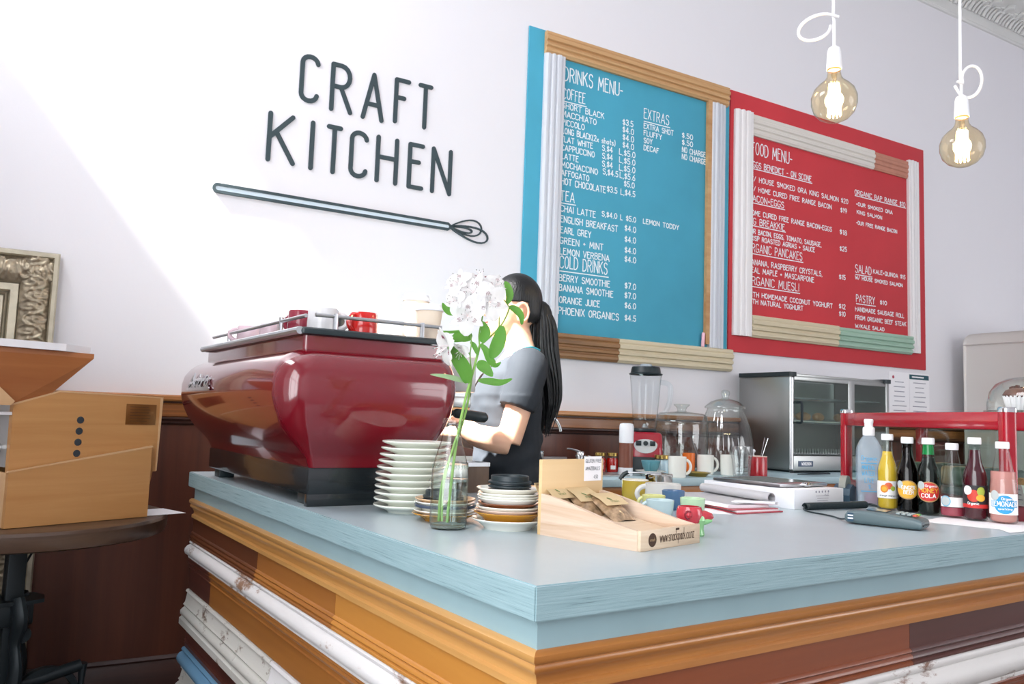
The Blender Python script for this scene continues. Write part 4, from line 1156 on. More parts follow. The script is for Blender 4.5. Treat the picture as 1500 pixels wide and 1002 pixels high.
MB().box((WB-.036, LB-.0012, .129), (.058, .0008, .052)).build('price_card', PAPER, sb, smooth=False)
mb = MB(); fc = lambda x, z, l: (x, LB-.0020-l, z)
for tx, x0, x1, z in (('GLUTEN FREE', WB-.062, WB-.010, .142), ('AMAZEBALLS', WB-.062, WB-.014, .126), ('4.50', WB-.034, WB-.020, .108)):
    for pl in text_lines(tx, x0, x1, z, .007): ribbon(mb, pl, .0008, fc)
mb.build('card_lettering', INK, sb, smooth=False, recalc=False)
BAGM = pmat('snack_bag', 'A58A6C', .18, var=.45, vscale=70, coat=.6, bump=.4, bscale=60)
CARDM = pmat('kraft_card', 'CBB48C', .75, var=.05, vscale=10)
LOGOG = pmat('logo_green', '5F7F4A', .8)
LAB = ['snack packet with a kraft header, leftmost in the pine box', 'snack packet with a kraft header, middle one in the pine box', 'snack packet with a kraft header, nearest the front of the pine box']
def packet(x, y, z, tilt, yaw, lab):
    loc = Matrix.Translation(sb.location) @ R(PHI+.20, 'Z') @ Vector((x, y, z))
    t = thing('snack_packet', loc, lab, 'snack packet', PHI+.20+yaw, 'snack packets in the pine box')
    M_ = R(tilt, 'X')
    mb = MB(); n = 12; m = 12; grid = []
    for sgn in (1, -1):
        rows = []
        for i in range(n+1):
            a = i/n; row = []
            for j in range(m+1):
                b_ = j/m
                th = .014*(max(0, math.sin(PI*b_))**.6)*(max(0, math.sin(PI*min(1, a*.95+.04)))**.5)
                th += .003*noise.noise(Vector((a*6, b_*6, sgn+x*40)))*math.sin(PI*b_)
                row.append(mb.bm.verts.new(M_ @ Vector(((b_-.5)*.066, sgn*-th, a*.092))))
            rows.append(row)
        for i in range(n):
            for j in range(m): mb.bm.faces.new((rows[i][j], rows[i][j+1], rows[i+1][j+1], rows[i+1][j]))
    bmesh.ops.remove_doubles(mb.bm, verts=mb.bm.verts[:], dist=.0003)
    mb.build('bag', BAGM, t, angle=70)
    hc = MB().loft([[M_ @ Vector((s*.034, yy, z)) for s, yy, z in ((-1, -.0135, .036), (1, -.0135, .036), (1, -.012, .08), (1, -.002, .098), (1, .0, .098), (-1, 0, .098), (-1, -.002, .098), (-1, -.012, .08))][:2]+[]]) if False else None
    mb = MB()
    for (y0, z0), (y1, z1) in zip([(-.0172, .036), (-.0165, .060), (-.010, .088), (0, .097), (.004, .085)], [(-.0165, .060), (-.010, .088), (0, .097), (.004, .085), (.014, .05)]):
        mb.quad(M_ @ Vector((-.034, y0, z0)), M_ @ Vector((.034, y0, z0)), M_ @ Vector((.034, y1, z1)), M_ @ Vector((-.034, y1, z1)))
    bmesh.ops.remove_doubles(mb.bm, verts=mb.bm.verts[:], dist=.0003)
    bmesh.ops.solidify(mb.bm, geom=mb.bm.faces[:], thickness=.0007)
    h = mb.build('header_card', CARDM, t, angle=60)
    mb = MB(); fg = lambda x_, z_, l: M_ @ Vector((x_, -.0184-l+max(0, (z_-.036))*.03, z_))
    for pl in text_lines('snack', -.012, .012, .045, .008): ribbon(mb, pl, .0007, fg)
    ribbon(mb, [(-.012, .060), (-.004, .054)], .003, fg)
    mb.build('card_print', LOGOG, h, smooth=False, recalc=False)
packet(.050, .200, .036, -.85, .05, LAB[0])
packet(.105, .172, .032, -.95, -.05, LAB[1])
packet(.135, .125, .029, -1.05, -.08, LAB[2])

# ---------------------------------------------------------------- cups and mugs on the bar
YEL = pmat('yellow_glaze', 'B9A03C', .22, coat=.4)
CREAMG = pmat('cream_inside', 'E8E0CC', .25, coat=.2)
GREYM = pmat('grey_white_china', 'CFCDC8', .22, coat=.3)
def small_cup(u, v, h, r, mat, label, rz=0, handle=True, name='espresso_cup', taper=.7):
    t = thing(name, cw(u, v, 0), label, 'cup', rz, 'small coloured cups behind the pine box')
    MB().lathe([(0, 0), (r*taper*.8, 0), (r*taper, .004), (r*.93, h*.5), (r, h-.001), (r-.0015, h), (r-.003, h-.001), (r*.9-.003, h*.5), (r*taper-.003, .008), (0, .006)], 32).build('cup_body', mat, t)
    if handle: handle_bm(h, r*.97, .014, .0035).build('handle', mat, t)
    return t
t = mug(cw(.985, .872, 0), PHI-.6, .062, .0395, YEL, 'mustard-yellow mug with a white rim behind the pine snack box', name='coffee_mug', group='mugs on the bar by the snack box')
MB().lathe([(.0393, .0595), (.0399, .0605), (.0395, .0627), (.036, .0627), (.0357, .055)], 36).build('white_rim', IVORY, t)
t = mug(cw(.965, .735, 0), CAMYAW+PI, .063, .050, GREYM, 'wide pale grey mug in front of the shiny canister', name='coffee_mug', group='mugs on the bar by the snack box', taper=1.08)
ct = thing('metal_canister', cw(1.072, .862, 0), 'shiny metal canister with a flat arm and dark tip behind the pale grey mug', 'canister', CAMYAW)
MB().lathe([(0, 0), (.038, 0), (.040, .003), (.040, .07), (.041, .072), (.041, .077), (.039, .079), (0, .079)], 40).build('can_body', pmat('polished_metal', 'C9C8C4', .08, 1.0), ct)
MB().box((-.045, 0, .080), (.10, .016, .004), bev=.001).build('flat_arm', ALU, ct)
MB().tube([(-.093, 0, .081), (-.106, 0, .074), (-.118, 0, .058)], [.006, .007, .006], 10).build('dark_tip', BLACKP, ct)
t = mug(cw(1.36, .87, 0), 2.6, .06, .03, BLACKP, 'small black jug half hidden behind the pale grey mug', True, False, 'coffee_jug', 'jug') if False else None
small_cup(.80, .60, .048, .030, pmat('pale_yellow_green', 'CBCB84', .2, coat=.4), 'pale yellow-green small cup at the back of the coloured cups', CAMYAW+PI)
small_cup(.925, .655, .052, .031, pmat('denim_blue_glaze', '4A6A8E', .2, coat=.4), 'denim-blue small cup in the row of coloured cups', .4)
small_cup(.785, .452, .056, .030, pmat('pale_green_glaze', 'B5D3AE', .2, coat=.4), 'pale green small cup behind the red bird cup', .8)
small_cup(.700, .475, .052, .033, pmat('pale_blue_glaze', 'B7CCD0', .2, coat=.4), 'pale blue-grey small cup nearest the pine box', CAMYAW+PI)
bd = thing('bird_cup', cw(.603, .285, 0), 'small ceramic cup shaped like a red bird head on a green foot', 'cup', CAMYAW)
GRN = pmat('green_glaze', '8CC486', .15, coat=.6); REDG = pmat('raspberry_glaze', 'B8323E', .14, coat=.7, var=.2, vscale=60)
MB().lathe([(0, 0), (.017, 0), (.0185, .003), (.016, .014), (.017, .022), (.022, .033), (.020, .042), (0, .042)], 28, c=(.012, 0, 0)).build('green_foot', GRN, bd)
mb = MB().lathe([(0, .018), (.018, .02), (.0265, .030), (.0285, .042), (.0265, .054), (.024, .060), (.021, .060), (.0235, .046), (.0, .036)], 30, c=(-.002, 0, 0))
mb.tube([(.016, -.004, .040), (.030, -.006, .0425), (.042, -.007, .0405), (.046, -.007, .038)], [.013, .0105, .007, .003], 12)
mb.build('red_head', REDG, bd)
MB().tube([(.020, -.004, .030), (.034, -.006, .0325), (.044, -.007, .033)], [.010, .008, .003], 12).build('lower_beak', GRN, bd)
MB().lathe([(0, -.007), (.005, -.005), (.0072, 0), (.005, .005), (0, .007)], 16, c=(-.008, -.0255, .044)).build('eye', REDG, bd)
MB().lathe([(0, 0), (.0095, 0), (.0105, .0015), (.0085, .0035), (0, .003)], 20, M=T(-.008, -.0235, .044) @ R(PI/2, 'X')).build('eye_ring', pmat('dark_raspberry', '7C1C2A', .15, coat=.6), bd)

# ---------------------------------------------------------------- order pad, folders, pen
def from_counter(u, v): return u, v
REDF = pmat('red_folder', 'A81A30', .35, coat=.3)
def poly_sheet(name, pts, z0, th, mat, parent=None):
    mb = MB(); mb.loft([[(u, v, z0) for u, v in pts], [(u, v, z0+th) for u, v in pts]])
    return mb.build(name, mat, parent, smooth=False)
fo = thing('red_folder', cw(0, 0, 0), 'two thin red folders lying under the open order pad', 'folder', PHI)
poly_sheet('folder_cover', [(1.018, .515), (1.20, .512), (1.27, .83), (1.13, .88), (1.07, .69)], .0005, .003, REDF, fo)
poly_sheet('folder_sheets', [(1.03, .525), (1.195, .522), (1.262, .82), (1.13, .86), (1.08, .69)], .0036, .004, PAPER, fo)
poly_sheet('folder_cover', [(1.022, .535), (1.19, .520), (1.265, .83), (1.13, .88), (1.068, .70)], .008, .0025, REDF, fo)
ls = poly_sheet('loose_sheet', [(.985, .535), (1.035, .5), (1.1, .62), (1.05, .66)], .0002, .0003, PAPER); ls.location = cw(0, 0, 0); ls.rotation_euler = (0, 0, PHI)
ls.location = cw(-.03, .02, 0); tag(ls, 'white sheet of paper sticking out left of the red folders', 'paper')
op = thing('order_pad', cw(0, 0, .011), 'open white order pad with curled over pages on the red folders', 'order pad', PHI)
poly_sheet('page_block', [(1.035, .56), (1.175, .54), (1.235, .84), (1.12, .87), (1.06, .73)], 0, .008, PAPER, op)
mb = MB(); A_ = Vector((1.178, .535, 0)); B_ = Vector((1.238, .84, 0)); dr = (B_-A_).normalized(); sd = Vector((-dr.y, dr.x, 0)); 
for off in (0, .0014, .0028):
    prof = [(.125, .0086+off*.3), (.09, .0098+off), (.04, .0090+off)]
    for i in range(22):
        a = -PI/2+i/21*PI*1.9; rr = .0165-off-.0055*(i/21)**1.5
        prof.append((-rr*math.cos(a), .0088+.0165+rr*math.sin(a)))
    rows = [[A_+dr*(t*(B_-A_).length)+sd*x_+Vector((0, 0, z_)) for x_, z_ in prof] for t in (0, .5, 1)]
    V = [[mb.bm.verts.new(p) for p in r_] for r_ in rows]
    for a, b in zip(V, V[1:]):
        for i in range(len(a)-1): mb.bm.faces.new((a[i], a[i+1], b[i+1], b[i]))
bmesh.ops.solidify(mb.bm, geom=mb.bm.faces[:], thickness=.0006)
mb.build('curled_pages', PAPER, op, angle=60)
pn = thing('ballpoint_pen', cw(1.075, .585, .0205), 'white ballpoint pen lying on the open order pad', 'pen', PHI-.62)
MB().tube([(0, 0, .004), (.012, 0, .0045), (.10, 0, .0045), (.118, 0, .0045)], [.0012, .0042, .0045, .0042], 12).build('barrel', WHITEP, pn)
MB().tube([(.118, 0, .0045), (.126, 0, .0045)], .0025, 10).build('button', CHROME, pn)
MB().box((.10, 0, .0098), (.036, .003, .0012)).build('clip', CHROME, pn, smooth=False)

# ---------------------------------------------------------------- white box, flat device, tape dispenser, card terminal
bx = thing('white_carton', cw(1.292, .545, 0), 'flat white cardboard carton printed with a row of dots, left of the card terminal', 'carton', PHI)
BW, BL, BH = .232, .34, .056
MB().box((BW/2, BL/2, BH/2), (BW, BL, BH), bev=.0015).build('carton_body', WHITEP, bx)
mb = MB(); f = lambda x, z, l: (x, -.0006-l, z)
for zz in (.048, .004):
    for k in range(5): mb.lathe([(0, 0), (.0035, 0), (0, .0004)], 8, M=T(.100+k*.0145, -.0003, zz) @ R(PI/2, 'X'))
for i, (x0, x1) in enumerate(((.100, .160), (.105, .158), (.105, .155), (.14, .152))): ribbon(mb, [(x0, .036-.007*i), (x1, .036-.007*i)], .0012, f)
for pl in text_lines('chef', .138, .158, .035, .008): ribbon(mb, pl, .0007, f)
mb.build('carton_print', GREYINK, bx, smooth=False)
ta = thing('tablet', cw(1.285, .59, .0575), 'flat silver-edged tablet lying on the white carton', 'tablet', PHI)
MB().box((.118, .13, .006), (.225, .255, .010), bev=.003).build('tablet_case', ALU, ta)
MB().box((.118, .135, .0115), (.20, .20, .001)).build('screen', pmat('tablet_screen', '6E7A78', .12), ta, smooth=False)
MB().box((.118, -.004, .008), (.02, .016, .012), bev=.002).build('clasp', CHROME, ta)
pm = thing('marker_pen', cw(1.56, .86, 0), 'teal capped marker behind the white carton', 'pen', PHI)
MB().tube([(0, 0, .052), (-.08, .02, .052)], .008, 12).build('barrel', pmat('marker_blue', '4F8EB8', .4), pm)
MB().tube([(0, 0, .052), (.035, -.009, .052)], .009, 12).build('cap', pmat('marker_green', '3FA08A', .4), pm)
MB().box((-.02, .006, .022), (.12, .03, .044), bev=.002).build('stand', BLACKP, pm)
td = thing('tape_dispenser', cw(1.63, .61, 0), 'dark blue-grey tape dispenser between the carton and the water bottle', 'tape dispenser', PHI+.35)
TDM = pmat('dispenser_blue', '2E4656', .4)
MB().prism([(-.05, 0), (.07, 0), (.072, .028), (.05, .034), (.03, .052), (-.01, .062), (-.045, .05), (-.052, .03)], .05, Matrix(((1, 0, 0, 0), (0, 0, 1, -.025), (0, 1, 0, 0), (0, 0, 0, 1)))).build('dispenser_body', TDM, td, angle=20)
MB().lathe([(.012, -.010), (.036, -.010), (.036, .010), (.012, .010), (.012, -.010)], 36, M=T(-.005, 0, .052) @ R(PI/2, 'X')).build('tape_roll', pmat('tape_grey', '8A8C84', .25, coat=.3), td)
te = thing('card_terminal', cw(1.152, .286, 0), 'grey card payment terminal lying beside the coiled cord', 'card terminal', PHI-1.27)
TERM = pmat('terminal_grey', '55666A', .35, coat=.1)
def tring(x, w0, z0, z1, r): return [(x, y, z) for y, z in rrect(-.002, z0, w0, z1, r, 4)]
MB().loft([tring(-.004, .085, .008, .024, .006), tring(0, .088, .003, .031, .010), tring(.03, .088, .002, .036, .010), tring(.09, .086, .002, .034, .008), tring(.15, .082, .002, .028, .008), tring(.166, .080, .003, .024, .007), tring(.170, .078, .007, .020, .005)]).build('terminal_body', TERM, te, angle=50)
MB().box((.155, .04, .0115), (.034, .060, .0035)).build('card_slot', BLACKP, te, smooth=False)
M_ = T(.085, .043, .0352) @ R(.05, 'Y')
MB().box((-.02, 0, 0), (.045, .055, .002), M=M_).build('display', pmat('lcd_dark', '36444A', .15), te, smooth=False)
KEYG = pmat('key_grey', '9AA6A6', .5)
for i in range(4):
    for j in range(3):
        m_ = KEYG
        if i == 3: m_ = pmat(('key_red', 'key_yellow', 'key_green')[j], ('C8503C', 'D8A83C', '5FA05A')[j], .5)
        MB().box((.028+i*.0125, -.018+j*.018, .0008), (.009, .013, .004), bev=.001, M=M_).build('key', m_, te)
MB().box((.010, -.0026, .018), (.014, .0012, .020)).build('side_label', pmat('label_navy', '2C4A60', .5), te, smooth=False)
mb = MB()
for k in (0, 1): ribbon(mb, [(.0045, .022-.007*k), (.0155, .022-.007*k)], .0032, lambda x, z, l: (x, -.0034-l, z))
mb.build('label_print', PAPER, te, smooth=False, recalc=False)
cd = thing('coiled_cord', cw(0, 0, 0), 'black coiled cord running from the carton to the card terminal', 'cord', PHI)
pts = []; a0 = Vector((1.300, .515, .012)); a1 = Vector((1.56, .495, .012)); n = 46*10
for i in range(n+1):
    t = i/n; p = a0.lerp(a1, t); an = 2*PI*46*t
    pts.append((p.x+.0, p.y+.0085*math.cos(an), p.z+.0085*math.sin(an)))
MB().tube(pts, .0024, 6).build('coil', BLACKP, cd)
MB().tube(smooth_path([(1.56, .495, .012), (1.58, .49, .012), (1.57, .46, .008), (1.50, .42, .008), (1.40, .36, .012), (1.30, .33, .022), (1.215, .292, .026)]), .0035, 8).build('cord_end', BLACKP, cd)
MB().tube(smooth_path([(1.300, .515, .012), (1.275, .50, .006), (1.265, .47, .003), (1.255, .43, .003), (1.235, .38, .003), (1.20, .335, .004), (1.18, .30, .010)]), .0022, 8).build('loose_loop', BLACKP, cd)
sk = MB().box((0, 0, .0006), (.05, .03, .001)).build('blue_tag', pmat('blue_tag', '7FA8D8', .5), loc=cw(1.52, .43, 0), rot=(0, 0, PHI-.4), smooth=False)
tag(sk, 'small pale blue paper tag behind the card terminal', 'paper')
for i, (pts_, lab) in enumerate((([(1.405, .245), (1.46, .05), (1.72, .06), (1.70, .30)], 'white sheet of paper under the soda bottles, its left corner near the terminal'), ([(1.40, .02), (1.72, .03), (1.76, .20), (1.55, .16)], 'white sheet of paper under the lemonade bottle at the bar edge'))):
    s = poly_sheet('paper_sheet', pts_, .0003+.0005*i, .0004, PAPER); s.location = cw(0, 0, 0); s.rotation_euler = (0, 0, PHI); tag(s, lab, 'paper', 'sheets under the bottles')

# ---------------------------------------------------------------- drink bottles
CAPW_ = pmat('bottle_cap_white', 'F0F0F2', .3)
def soda(u, v, rz, prof, glass, liquid, fill, label, lname='soda_bottle', cat='bottle'):
    t = thing(lname, cw(u, v, .0012), label, cat, rz, 'drink bottles in a row on the bar')
    MB().lathe(prof, 40).build('glass_wall', glass, t, angle=60)
    if liquid:
        inner = [(max(0, r-.0018), z+.003) for r, z in prof if z < fill]
        r_end = inner[-1][0]
        MB().lathe([(0, .004)]+inner[1:]+[(r_end*.98, fill), (0, fill)], 36).build('drink', liquid, t, angle=60)
    zt = prof[-1][1]
    MB().lathe([(0.0148, zt-.014), (.0166, zt-.0135), (.0168, zt-.002), (.0160, zt+.0035), (.0148, zt+.0045), (0, zt+.0045)], 32, fn=lambda a, z: 1+.012*(1 if int(a*16/PI) % 2 else 0)).build('cap', CAPW_, t)
    return t
def wrap(r, lift): return lambda x, z, l: ((r+lift+l)*math.sin(x/r), -(r+lift+l)*math.cos(x/r), z)
def label_patch(t, name, mat, r, x0, x1, z0, z1, lift=.0004, shape='rect', n=20):
    mb = MB(); f = wrap(r, lift)
    if shape == 'rect':
        rows = [[mb.bm.verts.new(f(x0+(x1-x0)*i/n, z, 0)) for i in range(n+1)] for z in (z0, z1)]
        for i in range(n): mb.bm.faces.new((rows[0][i], rows[0][i+1], rows[1][i+1], rows[1][i]))
    else:
        cx, cz, rx, rz = (x0+x1)/2, (z0+z1)/2, (x1-x0)/2, (z1-z0)/2
        rings = []
        for k in range(1, 5):
            rings.append([mb.bm.verts.new(f(cx+rx*k/4*math.cos(2*PI*i/28), cz+rz*k/4*math.sin(2*PI*i/28), 0)) for i in range(28)])
        c = mb.bm.verts.new(f(cx, cz, 0))
        for i in range(28):
            j = (i+1) % 28
            mb.bm.faces.new((c, rings[0][i], rings[0][j]))
            for a, b in zip(rings, rings[1:]): mb.bm.faces.new((a[i], b[i], b[j], a[j]))
    return mb.build(name, mat, t, recalc=False)
def label_text(t, parent, name, mat, r, txt, x0, x1, z0, h, wd=.0012, lift=.0009):
    mb = MB()
    for pl in text_lines(txt, x0, x1, z0, h): ribbon(mb, pl, wd, wrap(r, lift), step=.003)
    return mb.build(name, mat, parent or t, smooth=False, recalc=False)
BP = [(r*(.93 if z < .16 else 1), z) for r, z in [(0, .004), (.026, .001), (.030, .003), (.0318, .009), (.0318, .105), (.0305, .118), (.026, .132), (.0195, .148), (.0160, .162), (.0148, .175), (.0140, .197), (.0150, .199), (.0150, .204), (.0138, .206), (.0138, .2105)]]
CP = [(r*(.95 if z < .16 else 1), z) for r, z in [(0, .004), (.026, .001), (.032, .003), (.0345, .010), (.0345, .080), (.0325, .105), (.0245, .145), (.0175, .178), (.0145, .192), (.0150, .196), (.0138, .199), (.0138, .2085)]]
TP = [(r*(.88 if z < .12 else .95), z) for r, z in [(0, .004), (.026, .001), (.034, .003), (.0365, .012), (.0365, .05), (.034, .075), (.027, .115), (.021, .150), (.0155, .178), (.0145, .186), (.0138, .19), (.0138, .1985)]]
FACE = CAMYAW-.38      # the bottles face the person in front of the bar
BGL = thin_glass('bottle_glass', 'FBFDFC', .08, .8)
LW = pmat('label_white', 'F2F0EC', .55)
def face(u, v, turn=0.0):
    p = cw(u, v); return math.atan2(p.y, p.x)-PI/2+turn
YELT = pmat('label_yellow', 'E6B03A', .5); ORG = pmat('label_orange', 'E08A2C', .5); TANL = pmat('label_tan', 'B08A58', .5); REDL = pmat('label_red', 'C8302C', .5); BLKL = pmat('label_black', '28262A', .5)
CYAN = pmat('label_cyan', '2F9AD0', .5); LIME = pmat('label_lime', 'A8B84A', .5); GREYL = pmat('label_grey', 'B8C0C0', .5); DKT = pmat('label_darktext', '3A4048', .6)
b = soda(1.602, .452, face(1.602, .452), [(r*.94, z*1.03) for r, z in BP], BGL, clear_liquid('orange_juice', 'E2BE3A', .85), .170, 'orange juice bottle with fruit on a white label, next to the water bottle')
r = .0279
lp = label_patch(b, 'label', LW, r, -.040, .040, .034, .084)
for nm, m_, x0, x1, z0, z1, l in (('orange_print', ORG, -.020, .002, .050, .073, .0008), ('orange_print', pmat('label_orange_red', 'D8603C', .5), -.008, .014, .060, .080, .0006), ('orange_print', YELT, -.016, -.002, .054, .068, .0011), ('lime_print', LIME, .008, .022, .056, .070, .0008)): label_patch(b, nm, m_, r, x0, x1, z0, z1, l, 'disc').parent = lp
label_text(b, lp, 'label_lettering', DKT, r, 'orange mango', -.022, .022, .040, .005, .0008)
b = soda(1.598, .388, face(1.598, .388), BP, thin_glass('brown_glass', '6A4A2A', .08, .5), clear_liquid('ginger_beer', '2E1E14', .85), .170, 'brown bottle with a round yellow label between the juice and the cola')
r = .0297
lp = label_patch(b, 'label', TANL, r, -.031, .031, .038, .092, .0004, 'disc'); label_patch(b, 'yellow_print', YELT, r, -.028, .028, .041, .089, .0008, 'disc').parent = lp
label_patch(b, 'seal_print', GREYL, r, -.030, -.012, .068, .090, .0011, 'disc').parent = lp
label_text(b, lp, 'label_lettering', LW, r, 'GINGER', -.016, .020, .066, .010, .0017, .0013); label_text(b, lp, 'label_lettering', LW, r, 'BEER', -.010, .016, .053, .010, .0017, .0013)
b = soda(1.600, .327, face(1.600, .327), BP, thin_glass('clear_dark_glass', 'C8D4CC', .08, .6), clear_liquid('cola', '141A1A', .95), .160, 'dark cola bottle with a green neck and round red label')
MB().lathe([(.0158, .168), (.0151, .176), (.0142, .196)], 32).build('green_neck_band', clear_liquid('neck_green', '1F8A48', .8), b)
lp = label_patch(b, 'label', TANL, r, -.033, .033, .036, .093, .0004, 'disc'); label_patch(b, 'red_print', REDL, r, -.030, .030, .039, .090, .0008, 'disc').parent = lp
label_patch(b, 'seal_print', GREYL, r, -.031, -.010, .070, .093, .0011, 'disc').parent = lp
label_text(b, lp, 'label_lettering', LW, r, 'Organic', -.008, .022, .078, .007, .0011, .0013); label_text(b, lp, 'label_lettering', YELT, r, 'HONEY', -.024, .024, .063, .011, .002, .0013); label_text(b, lp, 'label_lettering', LW, r, 'COLA', -.018, .018, .049, .010, .0022, .0013)
b = soda(1.604, .262, face(1.604, .262), TP, BGL, clear_liquid('pink_remains', 'C8586C', .6), .028, 'nearly empty clear tapering bottle with a pink rest at the bottom')
r = .0324
lp = label_patch(b, 'label', LW, r, -.034, .040, .030, .056, .0002); label_patch(b, 'ring_print', pmat('label_paleblue', '7FB4CC', .5), r, -.032, -.004, .030, .060, .0006, 'disc').parent = lp; label_patch(b, 'seal_print', GREYL, r, -.029, -.007, .033, .057, .0009, 'disc').parent = lp
b = soda(1.600, .199, face(1.600, .199), [(q, z*1.03) for q, z in BP], thin_glass('clear_glass_b', 'E8F0F0', .08, .6), clear_liquid('berry', '541020', .9), .188, 'dark red berry drink bottle with a black and red fruit label')
r = .0297
lp = label_patch(b, 'label', BLKL, r, -.040, .040, .034, .094)
for nm, m_, x0, x1, z0, z1, l, s in (('red_band_print', REDL, -.040, .040, .034, .044, .0006, 'rect'), ('apple_print', pmat('label_apple', 'C84030', .5), -.020, .012, .050, .082, .0006, 'disc'), ('pear_print', LIME, .004, .024, .066, .090, .0008, 'disc'), ('ginger_print', YELT, .002, .024, .052, .070, .0010, 'disc'), ('seal_print', LW, -.030, -.008, .068, .092, .0012, 'disc')): label_patch(b, nm, m_, r, x0, x1, z0, z1, l, s).parent = lp
label_text(b, lp, 'label_lettering', LW, r, 'Organic', -.018, .008, .043, .007, .0011, .0015)
b = soda(1.610, .132, face(1.610, .132), CP, BGL, clear_liquid('pink_lemonade', 'E6AAA0', .6), .135, 'pink lemonade bottle with a round blue label, nearest the bar edge')
r = .0330
lp = label_patch(b, 'label', LW, r, -.044, .044, .024, .078); label_patch(b, 'blue_print', CYAN, r, -.022, .028, .026, .074, .0006, 'disc').parent = lp; label_patch(b, 'seal_print', GREYL, r, -.032, -.010, .060, .086, .0010, 'disc').parent = lp
label_text(b, lp, 'label_lettering', LW, r, 'Organic', -.004, .026, .062, .007, .0012, .0010); label_text(b, lp, 'label_outline', CYAN, r, 'LEMONADE', -.028, .034, .0455, .013, .0042, .0008); label_text(b, lp, 'label_lettering', LW, r, 'LEMONADE', -.028, .034, .046, .012, .0018, .0012); label_text(b, lp, 'label_lettering', LW, r, 'sparkling', -.012, .020, .037, .005, .0009, .0010)
# water bottle, squarish
wbt = thing('water_bottle', cw(1.655, .545, 0), 'tall clear plastic water bottle with a white sports cap', 'bottle', face(1.655, .545, .12), 'drink bottles in a row on the bar')
PET = clear_liquid('clear_plastic', 'E6F1FA', .30, .12)
def wring(hw, z, r): return [(x, y, z) for x, y in rrect(-hw, -hw, hw, hw, r, 5)]
MB().loft([wring(.030, 0, .010), wring(.0355, .006, .012), wring(.0355, .165, .012), wring(.034, .180, .014), wring(.026, .200, .014), wring(.0165, .214, .0164), wring(.0145, .218, .0144)]).build('plastic_wall', PET, wbt, angle=50)
MB().lathe([(.016, .214), (.0178, .216), (.0178, .236), (.0165, .240), (.0125, .242), (.0125, .252), (.0138, .256), (.0138, .262), (.012, .266), (0, .266)], 28).build('sports_cap', CAPW_, wbt)
BLUT = pmat('print_blue', '4E9CC8', .5)
mb = MB(); f = lambda x, z, l: (x, -.0361-l, z)
for tx, x0, x1, z, h in (('Organic', -.026, .018, .140, .014), ('MINERAL', -.024, .014, .112, .012), ('WATER', -.024, .012, .094, .012), ('LIVE', -.016, .010, .072, .014), ('1L', -.006, .006, .054, .012)):
    for pl in text_lines(tx, x0, x1, z, h): ribbon(mb, pl, .0016, f)
ribbon(mb, [(-.026, .131), (.018, .131)], .0035, f); ribbon(mb, [(-.026, .046), (.020, .046)], .003, f)
mb.build('blue_print', BLUT, wbt, smooth=False, recalc=False)
MB().box((.010, 0, .022), (.046, .05, .030), bev=.006).build('pink_remains', clear_liquid('pink_seen', 'B84878', .6), wbt)

# ---------------------------------------------------------------- red framed display cabinet with a cake dome on top
CABR = pmat('cabinet_red', 'A30A22', .25, coat=.5)
p0 = cw(1.674, .148); p1 = cw(2.160, .960)
LC = math.hypot(p1.x-p0.x, p1.y-p0.y); CAZ = math.atan2(p1.y-p0.y, p1.x-p0.x)
dc = thing('display_cabinet', p0, 'red framed glass food display cabinet behind the soda bottles', 'display cabinet', CAZ)
HC, DC = .300, .30     # local x along the long face, local -y into the cabinet
def cabox(name, c, s, mat, bev=.004): return MB().box(c, s, bev=bev).build(name, mat, dc)
cabox('base_rail', (LC/2, -DC/2, .020), (LC, DC, .040), pmat('cabinet_dark_red', '6A1420', .3, coat=.4))
cabox('top_rail', (LC/2, 0, HC-.030), (LC-.03, .030, .050), CABR)
cabox('top_rail', (LC/2, -DC, HC-.030), (LC-.03, .030, .050), CABR)
cabox('top_rail', (0, -DC/2, HC-.030), (.030, DC-.03, .050), CABR)
cabox('top_rail', (LC, -DC/2, HC-.030), (.030, DC-.03, .050), CABR)
for x, y in ((0, 0), (LC, 0), (0, -DC), (LC, -DC)):
    MB().prism(rrect(x-.019, y-.019, x+.019, y+.019, .012, 5), HC-.046, T(0, 0, .040)).build('post', CABR, dc, angle=40)
    MB().loft([[(px, py, HC-.006+dz) for px, py in rrect(x-.0205+i, y-.0205+i, x+.0205-i, y+.0205-i, .012, 5)] for dz, i in ((0, 0), (.010, 0), (.014, .003))]).build('chrome_corner', CHROME, dc, angle=40)
GP = thin_glass('pane_glass', 'F0F6F3', .10, .85)
for c, s in (((LC/2, .004, HC/2), (LC-.04, .004, HC-.09)), ((LC/2, -DC, HC/2), (LC-.04, .004, HC-.09)), ((0, -DC/2, HC/2), (.004, DC-.04, HC-.09)), ((LC/2, -DC/2, HC-.012), (LC-.04, DC-.04, .005))):
    MB().box(c, s).build('glass_pane', GP, dc, smooth=False)
inC = Matrix.Translation(p0) @ R(CAZ, 'Z')
def inside(x, y, z): return inC @ Vector((x, y, z))
wc = thing('ceramic_dish', inside(.10, -.16, .0405), 'white ceramic dish inside the red display cabinet near its right post', 'dish', CAZ)
MB().loft([[(x, y, z) for x, y in rrect(-a, -b_, a, b_, .02, 5)] for a, b_, z in ((.05, .07, 0), (.06, .08, .004), (.068, .09, .055), (.064, .086, .055), (.056, .076, .008))]).build('dish_wall', WHITEC, wc)
CHIPS = pmat('baked_food', 'B07A3C', .6, var=.3, vscale=40)
mb = MB(); random.seed(5)
for k in range(16): mb.lathe([(0, -.010), (.014, -.006), (.017, 0), (.012, .008), (0, .010)], 8, c=(random.uniform(-.04, .04), random.uniform(-.06, .06), .050+random.uniform(0, .012)))
t_ = mb.build('baked_snacks', CHIPS, loc=inside(.10, -.16, .0405), rot=(0, 0, CAZ)); tag(t_, 'heap of golden baked snacks in the white dish of the display cabinet', 'food', kind='stuff')
